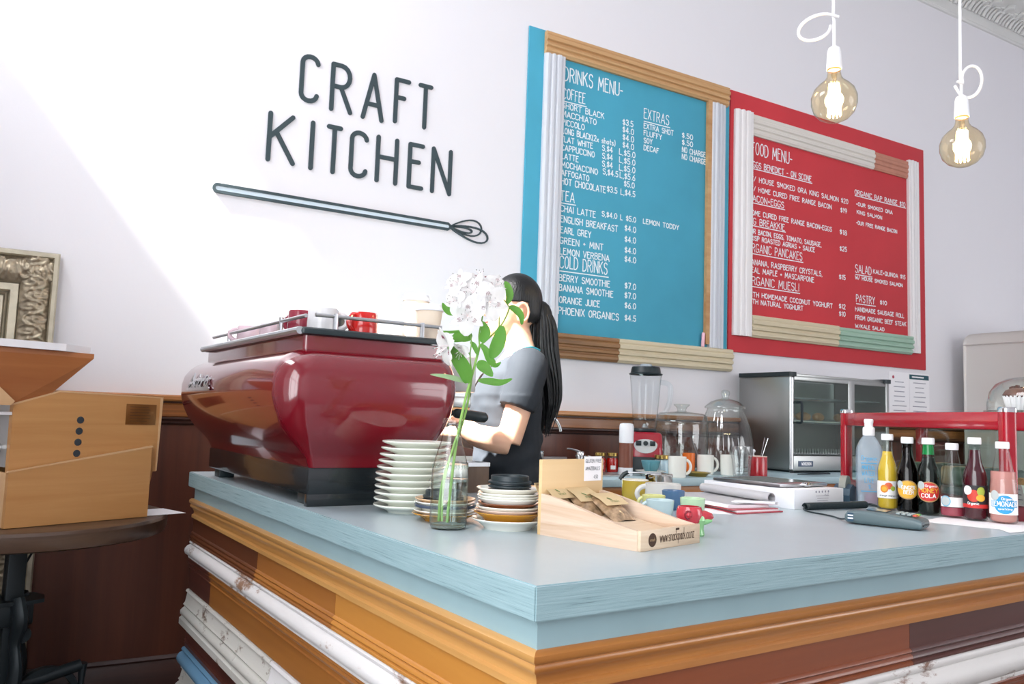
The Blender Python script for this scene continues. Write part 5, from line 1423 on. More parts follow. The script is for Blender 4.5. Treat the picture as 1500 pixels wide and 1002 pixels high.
pc_ = thing('price_ticket', inside(.05, -.055, .0405), 'small white price ticket standing inside the display cabinet', 'ticket', CAZ)
MB().box((0, 0, .03), (.09, .0012, .06), M=R(-.25, 'X')).build('card', PAPER, pc_, smooth=False)
mb = MB()
for k in range(3): ribbon(mb, [(-.035, .046-.014*k), (.03-.012*k, .046-.014*k)], .003, lambda x, z, l: R(-.25, 'X') @ Vector((x, .0012+l, z)))
mb.build('card_print', GREYINK, pc_, smooth=False, recalc=False)
TRAYD = pmat('tray_dark', '3E4E4A', .3)
for i, (x, lab) in enumerate(((.36, 'dark tray of wrapped food in the middle of the display cabinet'), (.62, 'dark tray of wrapped food at the far end of the display cabinet'))):
    t = thing('food_tray', inside(x, -.16, .0405), lab, 'tray', CAZ, 'trays in the display cabinet')
    MB().box((0, 0, .012), (.20, .20, .024), bev=.004).build('tray_body', TRAYD, t)
    for k in range(6):
        MB().box((-.06+.06*(k % 3), -.05+.10*(k//3), .055), (.045, .08, .062), bev=.012, seg=3).build('wrapped_portion', (TRAYD, pmat('wrap_green', '4E6A5A', .3), pmat('wrap_tan', 'A08868', .4))[k % 3], t)
cdm = thing('cake_dome', inside(.09, -.17, HC-.004), 'clear glass cake dome standing on top of the red display cabinet', 'cake dome', CAZ)
MB().lathe([(.140, 0), (.142, .004), (.141, .03), (.134, .06), (.119, .082), (.09, .098), (.04, .105), (.012, .106), (.010, .112), (.016, .12), (.014, .13), (0, .132)], 48).build('glass_dome', thin_glass('dome_glass', 'F8FBF9', .12, .7), cdm, angle=60)
MB().lathe([(0, 0), (.148, 0), (.151, .004), (.146, .006), (0, .006)], 48).build('plate_base', GP, cdm)
CHOC = pmat('chocolate', '5A3426', .5, var=.3, vscale=60)
for i, (x, y, lab) in enumerate(((.085, -.09, 'white cased muffin topped with chocolate under the cake dome, nearest the bar'), (.15, -.20, 'white cased muffin topped with chocolate under the cake dome, at the back'), (.04, -.22, 'white cased muffin topped with chocolate under the cake dome, on its right'))):
    t = thing('muffin', inside(x, y, HC+.0025), lab, 'muffin', 0, 'muffins under the cake dome')
    MB().lathe([(0, 0), (.026, 0), (.036, .04), (.03, .044), (0, .044)], 40, fn=lambda a, z: 1+.05*math.cos(20*a)).build('paper_case', PAPER, t)
    mb = MB().lathe([(.034, .036), (.038, .043), (.030, .056), (.015, .063), (0, .064)], 20)
    for k in range(14):
        a = random.uniform(0, 6.28); rr = random.uniform(0, .026)
        mb.box((rr*math.cos(a), rr*math.sin(a), .064-.4*rr), (.012, .006, .016), M=None)
    mb.build('chocolate_top', CHOC, t)

# ---------------------------------------------------------------- things on the back bench
bl = thing('blender', (2.868, 3.49, BT), 'red based blender with a tall clear jug and black lid on the back bench', 'blender', CAMYAW-.1)
BRED = pmat('blender_red', '9A1426', .25, coat=.5)
mb = MB().loft([[(x, y, z) for x, y in rrect(-a, -b_, a, b_, .03, 5)] for a, b_, z in ((.098, .105, .0), (.098, .105, .07), (.094, .10, .085))]); mb.build('lower_base', BLACKP, bl)
MB().loft([[(x, y, z) for x, y in rrect(-a, -b_, a, b_, .03, 5)] for a, b_, z in ((.094, .10, .080), (.094, .10, .09), (.090, .092, .20), (.08, .08, .215), (.072, .072, .217))]).build('motor_base', BRED, bl, angle=50)
pp = MB().loft([[(x, -.099+.0006*(z-.09)*60-.003*k, z) for x, z in [(.062*math.cos(a)*1.0, .150+(.045 if math.sin(a) < 0 else .03)*math.sin(a)) for a in [2*PI*i/28 for i in range(28)]]] for k in (0, 1)]).build('control_panel', pmat('panel_silver', 'C9CCCC', .4), bl, angle=50)
for x, w_ in ((-.037, .028), (0, .026), (.037, .028)):
    if x: MB().box((x, -.1005, .158), (w_, .008, .026), bev=.002).build('switch', BLACKP, pp)
    else: MB().lathe([(0, 0), (.014, 0), (.012, .012), (0, .012)], 18, M=T(0, -.096, .158) @ R(PI/2, 'X')).build('dial', BLACKP, pp)
MB().lathe([(0, .217), (.062, .217), (.066, .225), (.062, .236), (0, .236)], 30).build('jug_seat', BLACKP, bl)
JG = thin_glass('jug_plastic', 'F6F9FA', .10, .6, .06)
MB().lathe([(.0, .238), (.055, .238), (.062, .245), (.066, .30), (.080, .49), (.086, .53), (.088, .535)], 40, fn=lambda a, z: 1+.03*math.cos(4*a)).build('jug', JG, bl, angle=60)
MB().tube(smooth_path([(.078, 0, .49), (.115, 0, .485), (.135, 0, .46), (.130, 0, .38), (.105, 0, .325), (.068, 0, .31)]), .009, 10, flat=1.6).build('jug_handle', JG, bl)
MB().tube([(0, 0, .24), (0, 0, .262)], [.02, .008], 10).build('blade_hub', STEEL, bl)
MB().lathe([(.09, .528), (.092, .534), (.083, .538), (.078, .565), (.074, .572), (0, .572)], 40).build('jug_lid', BLACKP, bl)
MB().lathe([(.032, .570), (.033, .580), (.03, .588), (0, .588)], 24).build('lid_plug', PET, bl)

cj = thing('glass_jar', (3.185, 3.55, BT), 'wide straight-sided glass jar with a knobbed lid between the blender and the round jar', 'jar')
MB().lathe([(0, .006), (.13, .002), (.145, .004), (.15, .015), (.15, .255), (.146, .268), (.149, .275)], 48).build('glass_wall', thin_glass('jar_glass', 'F4F8F6', .40, .5), cj, angle=60)
MB().lathe([(.153, .272), (.155, .280), (.145, .29), (.142, .315), (.120, .328), (.05, .335), (.03, .338), (.024, .345), (.030, .362), (.044, .372), (.044, .379), (.03, .38), (0, .38)], 48).build('lid', thin_glass('jar_glass', 'F4F8F6', .40, .5), cj, angle=60)
bj = thing('ribbed_jar', (3.515, 3.54, BT), 'large rounded ribbed glass biscuit jar with a knobbed lid beside the food warmer', 'jar')
MB().lathe([(0, .006), (.12, .002), (.14, .005), (.152, .02), (.165, .10), (.160, .17), (.140, .26), (.112, .34), (.104, .362), (.108, .368)], 96, fn=lambda a, z: 1+(.018*math.cos(24*a+z*6) if .02 < z < .35 else 0)).build('glass_wall', thin_glass('jar_glass', 'F4F8F6', .40, .5), bj, angle=70)
MB().lathe([(.118, .366), (.120, .374), (.108, .386), (.085, .405), (.05, .418), (.024, .424), (.018, .434), (.026, .452), (.024, .468), (.012, .476), (0, .477)], 48).build('lid', thin_glass('jar_glass', 'F4F8F6', .40, .5), bj, angle=60)

sy = thing('syrup_bottle', (2.578, 3.28, BT), 'squeeze bottle of brown syrup with a white cap left of the blender', 'bottle', CAMYAW)
MB().lathe([(0, 0), (.034, 0), (.036, .004), (.036, .04), (0, .04)], 28).build('bottle_foot', WHITEP, sy)
MB().lathe([(.0355, .038), (.0355, .165)], 28).build('syrup_wall', clear_liquid('syrup', '8A5444', .8, .25), sy)
MB().lathe([(.036, .163), (.0365, .168), (.0365, .245), (.033, .258), (.02, .262), (0, .262)], 28).build('cap', WHITEP, sy)
GOLDL = pmat('gold_lid', 'B89A58', .25, .9)
REDJ = clear_liquid('red_jam', 'C01A10', .9, .1)
def jam(x, y, label):
    t = thing('jam_jar', (x, y, BT), label, 'jar', CAMYAW, 'red jars on the back bench')
    MB().lathe([(0, 0), (.028, 0), (.031, .004), (.031, .062), (.026, .074), (0, .074)], 28).build('jam', REDJ, t)
    MB().lathe([(.0315, .0), (.032, .01), (.032, .064), (.0265, .078), (.0265, .09)], 28).build('glass_wall', CLEARG, t)
    MB().lathe([(.0275, .084), (.029, .086), (.029, .100), (.027, .102), (0, .102)], 28).build('lid', GOLDL, t)
    label_patch(t, 'label', LW, .032, -.012, .014, .016, .036, .0006)
jam(2.595, 3.52, 'red jar with a gold lid, left of two half hidden by the price card')
jam(2.66, 3.50, 'red jar with a gold lid against the white capped syrup bottle')
t = thing('gold_lid_jar', (2.850, 3.322, BT), 'glass jar of pale blue contents with a gold lid behind the teal cup', 'jar')
MB().lathe([(0, 0), (.038, 0), (.041, .004), (.041, .066), (.036, .076), (0, .076)], 28).build('contents', pmat('pale_blue_contents', 'B9D2DC', .4, var=.1, vscale=30), t)
MB().lathe([(.042, .0), (.0425, .07), (.037, .08), (.037, .09)], 28).build('glass_wall', CLEARG, t)
MB().lathe([(.038, .082), (.040, .084), (.040, .100), (.038, .102), (0, .102)], 28).build('lid', GOLDL, t)
g = 'saucers under the teal cup'
s0 = plate((2.702, 3.235, BT), .078, .018, .045, WHITEC, 'white saucer at the bottom under the teal cup', g, 'saucer', 'saucer')
plate((2.702, 3.235, BT+.010), .078, .018, .045, WHITEC, 'white saucer directly under the teal cup', g, 'saucer', 'saucer')
TEALC = pmat('teal_glaze', '5E9AA6', .2, coat=.4)
t = thing('teal_cup', (2.702, 3.235, BT+.0165), 'teal espresso cup on two white saucers', 'cup', CAMYAW)
MB().lathe([(0, 0), (.024, 0), (.028, .004), (.042, .03), (.050, .060), (.0485, .0615), (.047, .06), (.039, .03), (.024, .008), (0, .007)], 36).build('cup_body', TEALC, t)
handle_bm(.06, .046, .018, .0045).build('handle', TEALC, t); t.rotation_euler.z = CAMYAW-1.9
def wmug(x, y, h, r, rz, label): return mug((x, y, BT), rz, h, r, WHITEC, label, name='coffee_mug', group='white mugs on the back bench')
wmug(2.785, 3.13, .105, .045, CAMYAW+.05, 'tall white mug at the bench edge, nearest the teal cup')
wmug(3.135, 3.30, .105, .045, CAMYAW+.05, 'white mug with a spoon standing in it above the olive saucer')
wmug(3.240, 3.235, .110, .043, CAMYAW+1.6, 'white mug left of the ribbed tumbler')
plate((2.985, 3.20, BT), .070, .022, .045, pmat('olive_glaze', '8A7428', .25, coat=.4), 'olive-brown saucer between the white mugs', 'saucers on the back bench', 'saucer', 'saucer')
t = thing('orange_cup', (3.066, 3.355, BT), 'orange cup peeping out behind the white mugs', 'cup')
mug_bm(.112, .034).build('cup_body', pmat('orange_glaze', 'E0702A', .25, coat=.3), t)
def spoon(loc, tilt, yaw, label, L_=.15):
    t = thing('teaspoon', loc, label, 'spoon', yaw, 'teaspoons standing in mugs')
    M_ = R(tilt, 'Y')
    MB().tube([M_ @ Vector((0, 0, z)) for z in (.012, .05, L_-.02, L_)], [.0016, .0018, .0030, .0036], 8, flat=.5).build('handle', CHROME, t)
    MB().lathe([(0, -.014), (.006, -.010), (.009, 0), (.006, .012), (0, .016)], 14, rx=1, ry=.4, M=M_ @ T(0, 0, .005)).build('bowl', CHROME, t)
spoon((3.12, 3.30, BT+.018), -.36, CAMYAW, 'teaspoon leaning left out of the white mug', .175)
tm = thing('ribbed_tumbler', (3.225, 3.125, BT), 'clear ribbed glass tumbler between the white mug and the red mug', 'glass')
TG = thin_glass('tumbler_glass_m', 'FAFCFC', .5, .4)
MB().lathe([(0, .008), (.036, .002), (.042, .004), (.045, .02), (.050, .09), (.056, .11), (.058, .158), (.0575, .161), (.056, .158), (.052, .11), (.044, .06), (.040, .016), (0, .014)], 60, fn=lambda a, z: 1+(.02*math.cos(12*a) if .012 < z < .1 else 0)).build('glass_wall', TG, tm, angle=60)
def red_grad():
    m = pmat('flame_glaze', 'A81420', .2, coat=.6)
    return m
t = thing('utensil_mug', (3.392, 3.17, BT), 'straight red mug holding spoons in front of the food warmer', 'mug', 0)
MB().lathe([(0, 0), (.048, 0), (.051, .004), (.051, .105), (.0495, .108), (.047, .105), (.047, .01), (0, .008)], 40).build('cup_body', red_grad(), t)
MB().lathe([(.0505, .1045), (.0515, .106), (.0495, .1092), (.0468, .106)], 40).build('pale_rim', PINKG, t)
spoon((3.392, 3.17, BT+.026), .20, CAMYAW, 'left teaspoon of two in the red mug', .185)
spoon((3.40, 3.18, BT+.026), .34, CAMYAW+.25, 'right teaspoon of two in the red mug', .19)
t = thing('egg_spoon', (3.36, 3.165, BT+.02), 'white round topped stirrer in the red mug', 'stirrer')
MB().tube([(0, 0, 0), (-.005, 0, .10), (-.006, 0, .112)], [.003, .004, .004], 8).build('stick', WHITEP, t)
MB().lathe([(0, -.011), (.009, -.006), (.011, 0), (.008, .008), (0, .011)], 14, c=(-.006, 0, .115)).build('knob', WHITEP, t)

# sink with taps
sk_ = thing('steel_sink', (2.2, 3.50, BT), 'stainless steel sink tray with an upstand at the wall on the back bench', 'sink')
MB().box((0, .285, .0325), (.72, .012, .062), bev=.003).build('upstand', STEEL, sk_)
MB().box((0, 0, .0035), (.72, .56, .005), bev=.001).build('rim', STEEL, sk_)
MB().loft([[(x, y, z) for x, y in rrect(-a, -b_, a, b_, .05, 5)] for a, b_, z in ((.25, .2, .0056), (.25, .2, .012), (.24, .19, .012), (.235, .185, .0058))]).build('bowl_lip', STEEL, sk_)
gt = thing('gooseneck_tap', (2.25, 3.60, BT+.006), 'tall chrome gooseneck tap behind the person with the ponytail', 'tap', 0)
MB().tube([(0, 0, 0), (0, 0, .03)], .02, 16).build('tap_base', CHROME, gt)
MB().tube(smooth_path([(0, 0, .02), (-.004, 0, .12), (-.005, 0, .20), (.015, 0, .255), (.062, 0, .275), (.105, 0, .262), (.132, 0, .228), (.142, 0, .200)], 6), .0085, 12).build('spout', CHROME, gt)
mxt = thing('mixer_tap', (2.522, 3.60, BT+.006), 'low chrome mixer tap with a lever handle on the back bench', 'tap', 0)
MB().lathe([(0, 0), (.026, 0), (.026, .006), (.021, .012), (.020, .06), (.026, .07), (.028, .08), (.022, .096), (0, .10)], 24).build('tap_body', CHROME, mxt)
MB().tube([(.005, 0, .088), (-.03, -.005, .102), (-.07, -.01, .110), (-.098, -.012, .111)], [.016, .010, .008, .006], 12, flat=.6).build('lever', CHROME, mxt)
MB().tube(smooth_path([(0, -.01, .045), (0, -.06, .07), (0, -.12, .062), (0, -.135, .045)]), .010, 12).build('spout', CHROME, mxt)
kt = thing('steel_jug', (2.075, 3.33, BT+.006), 'small stainless steel jug near the gooseneck tap', 'jug', 0)
MB().lathe([(0, 0), (.036, 0), (.039, .004), (.036, .08), (.037, .108), (.0355, .109), (.0345, .08), (.0375, .008), (0, .006)], 32).build('jug_wall', STEEL, kt)
MB().lathe([(.0365, .098), (.0385, .100), (.0385, .108), (.036, .11)], 32).build('jug_rim', CHROME, kt)

# ---------------------------------------------------------------- glass fronted food warmer
ov = thing('food_warmer', (3.905, 3.40, BT), 'stainless steel glass-fronted food warmer with pastries inside', 'food warmer', 0)
OW, OD, OH = .945, .41, .60
STEELD = pmat('steel_dark', '8E908C', .4, .8)  # darker, slightly rougher steel for the warmer's back panel
MB().box((.016, OD/2, OH/2+.01), (.032, OD, OH-.02), bev=.004).build('side_panel', STEEL, ov)
MB().box((OW-.016, OD/2, OH/2+.01), (.032, OD, OH-.02), bev=.004).build('side_panel', STEEL, ov)
MB().box((.085, .012, OH/2+.01), (.11, .024, OH-.02), bev=.010, seg=3).build('front_column', pmat('satin_column', 'D2D4D6', .22, .9), ov) if False else None
MB().tube([(.020, .012, .02), (.020, .012, OH-.03)], .020, 18).build('rounded_edge', pmat('satin_column', 'D2D4D6', .22, .9), ov)
MB().box((OW/2, OD/2, .055), (OW-.06, OD, .09), bev=.003).build('lower_box', STEEL, ov)
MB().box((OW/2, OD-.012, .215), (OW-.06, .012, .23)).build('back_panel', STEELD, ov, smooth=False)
MB().box((OW/2, OD-.012, .45), (OW-.06, .004, .25)).build('glass_back', thin_glass('oven_glass', 'E2EAE6', .12, .8), ov, smooth=False)
MB().box((.16, OD/2, OH-.006), (.33, OD+.02, .026), bev=.008, seg=3).build('top_cap', BLACKP, ov) if False else None
MB().loft([[(x, y, z) for x, y in rrect(-.012, -.014, .05, OD, .012, 4)] for z in (OH-.022, OH+.004)]).build('top_trim', BLACKP, ov)
MB().loft([[(x, y, z) for x, y in rrect(OW-.05, -.014, OW+.01, OD, .012, 4)] for z in (OH-.022, OH+.004)]).build('top_trim', BLACKP, ov)
MB().box((OW/2, OD/2, OH-.012), (OW-.09, OD-.01, .016), bev=.002).build('top_panel', STEEL, ov)
MB().box((OW/2, .01, OH-.032), (OW-.08, .02, .024), bev=.002).build('top_rail', STEEL, ov)
MB().box((.60*OW, .008, OH/2+.04), (.06, .018, OH-.13), bev=.003).build('front_post', STEEL, ov)
for zz in (.11, .30, .45):
    mb = MB()
    for k in range(15): mb.tube([(.05, .03+k*(OD-.06)/14, zz), (OW-.05, .03+k*(OD-.06)/14, zz)], .0022, 6)
    mb.tube([(.05, .022, zz), (OW-.05, .022, zz)], .0035, 6)
    mb.build('wire_shelf', CHROME, ov)
mb = MB()
for k in range(24): mb.box((.06+k*.024, .02, .128), (.008, .004, .03))
mb.build('vent_grille', STEEL, ov, smooth=False)
MB().box((OW/2, .004, .34), (OW-.06, .004, .44)).build('glass_front', thin_glass('oven_glass', 'E2EAE6', .12, .8), ov, smooth=False)
MB().tube(smooth_path([(.060, .0, .42), (.060, -.034, .42), (.060, -.040, .40), (.060, -.040, .32), (.060, -.034, .30), (.060, .0, .30)]), .008, 10).build('door_handle', BLACKP, ov)
nb = MB().box((.14, -.001, .052), (.13, .004, .034), bev=.001).build('name_plate', pmat('plate_navy', '4A5A72', .4), ov)
mb = MB(); 
for pl in text_lines('WOODSON', .10, .185, .044, .016): ribbon(mb, pl, .004, lambda x, z, l: (x, -.0042-l, z))
mb.build('plate_lettering', PAPER, nb, smooth=False, recalc=False)
for k, x in enumerate((.05, OW-.05)): MB().box((x, OD/2, .005), (.04, OD-.06, .010)).build('foot', BLACKP, ov, smooth=False)
tr = MB().box((0, 0, .004), (.74, .30, .008), bev=.003).build('baking_tray', WHITEC, loc=(3.905+.41, 3.40+.2, BT+.3045)); tag(tr, 'white tray on the middle shelf of the food warmer', 'tray')
PASTRY = pmat('baked_pastry', 'B98A58', .5, var=.3, vscale=30, bump=.3, bscale=60)
PL = ['first pastry from the left in the food warmer', 'second pastry from the left in the food warmer', 'third pastry from the left in the food warmer', 'fourth pastry from the left in the food warmer']
for k, x in enumerate((.10, .27, .40, .60)):
    mb = MB(); mb.tube([(-.06, 0, .024), (-.05, 0, .026), (-.02, 0, .029), (.02, 0, .029), (.05, 0, .026), (.06, 0, .024)], [.008, .02, .026, .026, .02, .008], 14)
    o = mb.build('pastry', PASTRY, loc=(3.905+x, 3.52+.01*(k % 2), BT+.3125), rot=(0, 0, .3*(k-1))); tag(o, PL[k], 'pastry', 'pastries in the food warmer')
tg = thing('serving_tongs', (3.85, 3.20, BT), 'black serving tongs lying on the bench before the food warmer', 'tongs', -.12)
MB().tube([(-.12, .03, .012), (0, .022, .014), (.14, .004, .012)], [.006, .009, .008], 8, flat=.5).build('arm', BLACKP, tg)
MB().tube([(-.12, -.03, .008), (0, -.020, .009), (.14, .0, .010)], [.006, .009, .008], 8, flat=.5).build('arm', BLACKP, tg)

# ---------------------------------------------------------------- fridge
fr = thing('fridge', (6.28, 2.95, 0), 'tall cream-white fridge with rounded top at the right edge', 'fridge')
FRM = pmat('fridge_cream', 'DAD6D2', .3, coat=.3)
def fring(z, i): return [(x, y, z) for x, y in rrect(i, i, .75-i, .80-i, .05, 6)]
def yz_round(y0, y1, z0, z1, r): return [(y, z) for y, z in rrect(y0, z0, y1, z1, r, 8)]
MB().loft([[(x, y, z) for y, z in yz_round(0+i, .80-i, .05+i, 1.97-i, .075-i)] for x, i in ((0.014, .014), (.004, .004), (0, 0), (.75, 0))]).build('fridge_body', FRM, fr, angle=50)
MB().box((-.0005, .40, 1.886), (.004, .80, .006)).build('lid_seam', pmat('seam_grey', 'BEB6B2', .5), fr, smooth=False)
MB().box((.375, -.03, 1.0), (.74, .05, 1.86), bev=.02, seg=3).build('door', FRM, fr)
MB().tube([(.06, -.055, 1.0), (.06, -.09, 1.02), (.06, -.09, 1.38), (.06, -.055, 1.40)], .012, 10).build('door_handle', CHROME, fr)
for x, y in ((.08, .08), (.67, .08), (.08, .72), (.67, .72)): MB().box((x, y, .026), (.06, .06, .052)).build('foot', BLACKP, fr, smooth=False)

# ---------------------------------------------------------------- pendant bulbs
CORD = pmat('cord_white', 'EDEDF0', .6)
AMBER = thin_glass('amber_bulb_glass', 'FCF2DC', .10, .74)
FILM = pmat('glowing_filament', 'FFE2A8', .5, emit='FFDCA0', estr=60)
def pendant(loc, label, loop):
    t = thing('pendant_light', loc, label, 'pendant light', CAMYAW, 'bare bulb pendants over the bar')
    # origin at the globe centre; profile upwards to the socket
    b = MB().lathe([(0, -.066), (.02, -.063), (.042, -.052), (.058, -.034), (.0655, -.01), (.0655, .012), (.058, .034), (.044, .050), (.029, .062), (.021, .074), (.0185, .088), (.0185, .098)], 44).build('bulb', AMBER, t, angle=70)
    mb = MB()
    for k in range(10):
        a = 2*PI*k/10; r0, r1 = .0145, .0185
        mb.tube([(r0*math.cos(a), r0*math.sin(a), .052), (r1*math.cos(a+.1), r1*math.sin(a+.1), -.046)], .0018, 6)
    mb.build('filament', FILM, b)
    mb = MB().tube([(0, 0, .07), (0, 0, -.048)], .0022, 8); mb.lathe([(0, .05), (.006, .055), (.009, .085), (0, .09)], 12)
    mb.build('glass_stem', thin_glass('stem_glass', 'F4EEE0', .2, .6), b)
    MB().lathe([(.0175, .094), (.0195, .096), (.0205, .100), (.0175, .104)], 24).build('brass_collar', pmat('orange_collar', 'C8844A', .4, .4), t)
    MB().lathe([(0, .098), (.0215, .098), (.0225, .104), (.0205, .138), (.0200, .142), (.0195, .152), (.016, .164), (.009, .168), (.0055, .172), (0, .174)], 30).build('socket', WHITEP, t)
    top = 4.95-loc[2]
    lp, zt = loop
    MB().tube([(0, 0, .168), (.0005, 0, .25), (-.001, .002, zt), (0, 0, zt+.3), (0, 0, top-.02)], .0046, 10).build('cord', CORD, t)
    MB().tube(smooth_path([(x, -.006+.002*i, z) for i, (x, z) in enumerate(lp)], 5), .0046, 10).build('cord_loop', CORD, t)
    MB().lathe([(0, 0), (.05, 0), (.045, -.022), (.01, -.03), (0, -.03)], 28, c=(0, 0, top)).build('ceiling_rose', WHITEP, t)
    l = bpy.data.lights.new('bulb_glow', 'POINT'); l.energy = 3.5; l.color = (1, .82, .55); l.shadow_soft_size = .03
    o = bpy.data.objects.new('bulb_glow', l); COL.objects.link(o); o.parent = t
    return t
def ell(cx, cz, a, b_, tilt, s0, s1, n=16):
    o = []
    for i in range(n+1):
        q = math.radians(s0+(s1-s0)*i/n); x, z = a*math.cos(q), b_*math.sin(q)
        o.append((cx+x*math.cos(tilt)-z*math.sin(tilt), cz+x*math.sin(tilt)+z*math.cos(tilt)))
    return o
pendant((1.9845, 1.5655, 2.172), 'larger bare bulb pendant in front of the red board, cord looped to the left', ([(.012, .26)]+ell(-.052, .232, .056, .032, .45, 30, 345)+[(.004, .245)], .262))
pendant((2.482, 1.4745, 2.106), 'bare bulb pendant near the right wall, cord looped to the right', ([(-.016, .214)]+ell(.038, .223, .036, .050, -.2, 205, -140)+[(-.004, .215)], .22))

# ---------------------------------------------------------------- round table on a cast iron crank base
TBX, TBY, TBZ = -.047, 3.205, .82
tb = thing('round_table', (TBX, TBY, 0), 'round dark wooden table on a cast iron crank base at the left', 'table', .25)
TWOOD = wood('table_wood', '3A2C26', '6A5240', 'x', .5, .35, .15)
IRON = pmat('cast_iron', '2A3236', .42, .35, bump=.15, bscale=40)
MB().lathe([(0, -.062), (.455, -.062), (.470, -.056), (.476, -.04), (.476, -.012), (.470, -.003), (.46, 0), (0, 0)], 96, c=(0, 0, TBZ)).build('table_top', TWOOD, tb, angle=30)
MB().box((.02, 0, .44), (.055, .055, .64), bev=.004).build('square_column', IRON, tb)
MB().lathe([(0, .735), (.16, .735), (.16, .755), (0, .758)], 28, c=(.02, 0, 0)).build('top_flange', IRON, tb)
def plate_ring(z, name):
    mb = MB(); mb.prism([(-.10, -.055), (.06, -.075), (.10, -.06), (.115, 0), (.10, .06), (-.02, .06), (-.10, .04)], .012, T(0, 0, z+.055)); mb.box((.005, 0, z+.02), (.14, .10, .075), bev=.008)
    return mb.build(name, IRON, tb)
plate_ring(.475, 'upper_collar'); plate_ring(.10, 'lower_collar')
def curved_leg(ang, name='curved_leg'):
    mb = MB(); M_ = R(ang, 'Z')
    pts = smooth_path([(.055, 0, .55), (.075, 0, .48), (.06, 0, .41), (.075, 0, .33), (.065, 0, .22), (.09, 0, .13), (.17, 0, .06), (.28, 0, .025), (.33, 0, .02)], 5)
    mb.tube(pts, [.02+.004*math.sin(i*.4) for i in range(len(pts))], 10, M=M_, flat=1.2)
    mb.lathe([(0, 0), (.035, 0), (.035, .012), (.02, .02), (0, .02)], 16, c=(.33, 0, 0), M=M_)
    return mb.build(name, IRON, tb)
for a in (-1.15, .45, 2.0, 3.6): curved_leg(a)
MB().lathe([(.085, -.014), (.105, -.014), (.108, 0), (.105, .014), (.085, .014), (.085, -.014)], 36, M=T(.135, -.02, .20) @ R(PI/2, 'X')).build('crank_wheel', IRON, tb)
MB().tube([(.02, -.02, .26), (.12, -.02, .27), (.24, -.03, .295)], [.018, .02, .02], 12).build('crank_shaft', IRON, tb)
cr = MB().tube([(.245, -.03, .30), (.245, -.03, .25), (.235, -.03, .02)], [.022, .014, .012], 10, flat=.7).build('crank_arm', IRON, tb)
MB().lathe([(0, -.012), (.026, -.012), (.028, 0), (.026, .012), (0, .012)], 18, M=T(.045, -.045, .43) @ R(PI/2, 'X')).build('round_boss', IRON, tb)
MB().tube(smooth_path([(-.05, -.06, .50), (-.09, -.06, .49), (-.10, -.07, .43), (-.14, -.07, .41), (-.22, -.08, .40)]), .006, 8).build('locking_rod', pmat('rod_steel', '7A868A', .3, .8), tb)
MB().tube([(.13, .08, .76), (.04, .16, .52)], .004, 6).build('tie_rod', IRON, tb)
ps = MB().box((0, 0, 0), (.22, .16, .0012)).build('paper_sheet', PAPER, loc=(.345, 3.125, TBZ+.001), rot=(0, 0, .35), smooth=False)
tag(ps, 'white paper sticking out from under the wooden mill on the round table', 'paper')

# ---------------------------------------------------------------- wooden grain mill
gm = thing('grain_mill', (-.0622, 2.8176, TBZ+.0018), 'pale beech grain mill with a square hopper on the round table', 'grain mill', math.radians(25.78))
BEECH = wood('beech', 'BA7F46', 'DCAA70', 'x', .5, .38, .15, contrast=.7)
BEECHD = wood('beech_reddish', '985630', 'BC7C48', 'x', .5, .38, .15, contrast=.7)
BEECHE = wood('beech_edge', 'D0A070', 'E6C498', 'x', .5, .4, .1, contrast=.7)
def panel(poly, y0, y1, mat, name, bev=.0):
    return MB().prism(poly, y1-y0, Matrix(((1, 0, 0, 0), (0, 0, 1, y0), (0, 1, 0, 0), (0, 0, 0, 1)))).build(name, mat, gm, smooth=False)
panel([(0, 0), (.45, 0), (.45, .234), (.438, .2345), (0, .166)], 0, .016, BEECH, 'tray_front')
panel([(0, 0), (.45, 0), (.45, .234), (.438, .2345), (0, .166)], .28, .296, BEECH, 'tray_back')
MB().box((.008, .148, .08), (.016, .262, .16), bev=.001).build('tray_end', BEECHE, gm)
panel([(-.004, .162), (0, .166), (.45, .2365), (.455, .232)], -.0015, .010, BEECHE, 'tray_edge')
body = [(.012, .016), (.452, .016), (.474, .148), (.486, .148), (.492, .399), (.14, .406), (.008, .363)]
panel(body, .026, .046, BEECH, 'side_panel')
panel(body, .245, .265, BEECH, 'side_panel')
MB().box((.485, .146, .273), (.014, .20, .25)).build('end_panel', BEECH, gm, smooth=False)
MB().box((.318, .146, .396), (.35, .20, .012)).build('top_panel', BEECHE, gm, smooth=False)
MB().box((.016, .146, .27), (.014, .198, .19)).build('metal_face', pmat('mill_metal', 'D4D2CE', .3, .6), gm, smooth=False)
MB().tube([(.008, .09, .23), (-.03, .09, .23)], .016, 18).build('adjusting_knob', CHROME, gm)
MB().box((-.004, .11, .335), (.05, .16, .010), bev=.002).build('feed_lip', WHITEP, gm)
panel([(.006, .360), (.008, .366), (.14, .409), (.492, .402), (.494, .398), (.14, .404)], .0245, .0475, BEECHE, 'top_edge')
panel([(.4835, .150), (.4835, .402), (.494, .402), (.488, .150)], .0245, .0475, BEECHE, 'side_edge')
for x, z in ((.212, .319), (.2105, .284), (.2095, .249), (.2085, .214)):
    MB().lathe([(0, .0012), (.0088, .0012), (.0092, .0022), (.0112, .0016), (.0115, -.001), (0, -.001)], 20, M=T(x, .0262, z) @ R(PI/2, 'X')).build('dark_plug', pmat('plug_dark', '3A4248', .4), gm)
pl_ = MB().box((.416, .0248, .341), (.108, .003, .069), bev=.001).build('brass_plate', pmat('aged_brass', '8A5A2C', .4, .5, var=.15, vscale=20), gm)
mb = MB(); random.seed(3)
for k in range(6):
    z_ = .366-.0095*k; ribbon(mb, [(.375, z_), (.375+random.uniform(.06, .082), z_)], .0016, lambda x, z, l: (x, .0229-l, z))
mb.build('plate_engraving', pmat('engraving', '5A3A1E', .6), pl_, smooth=False, recalc=False)
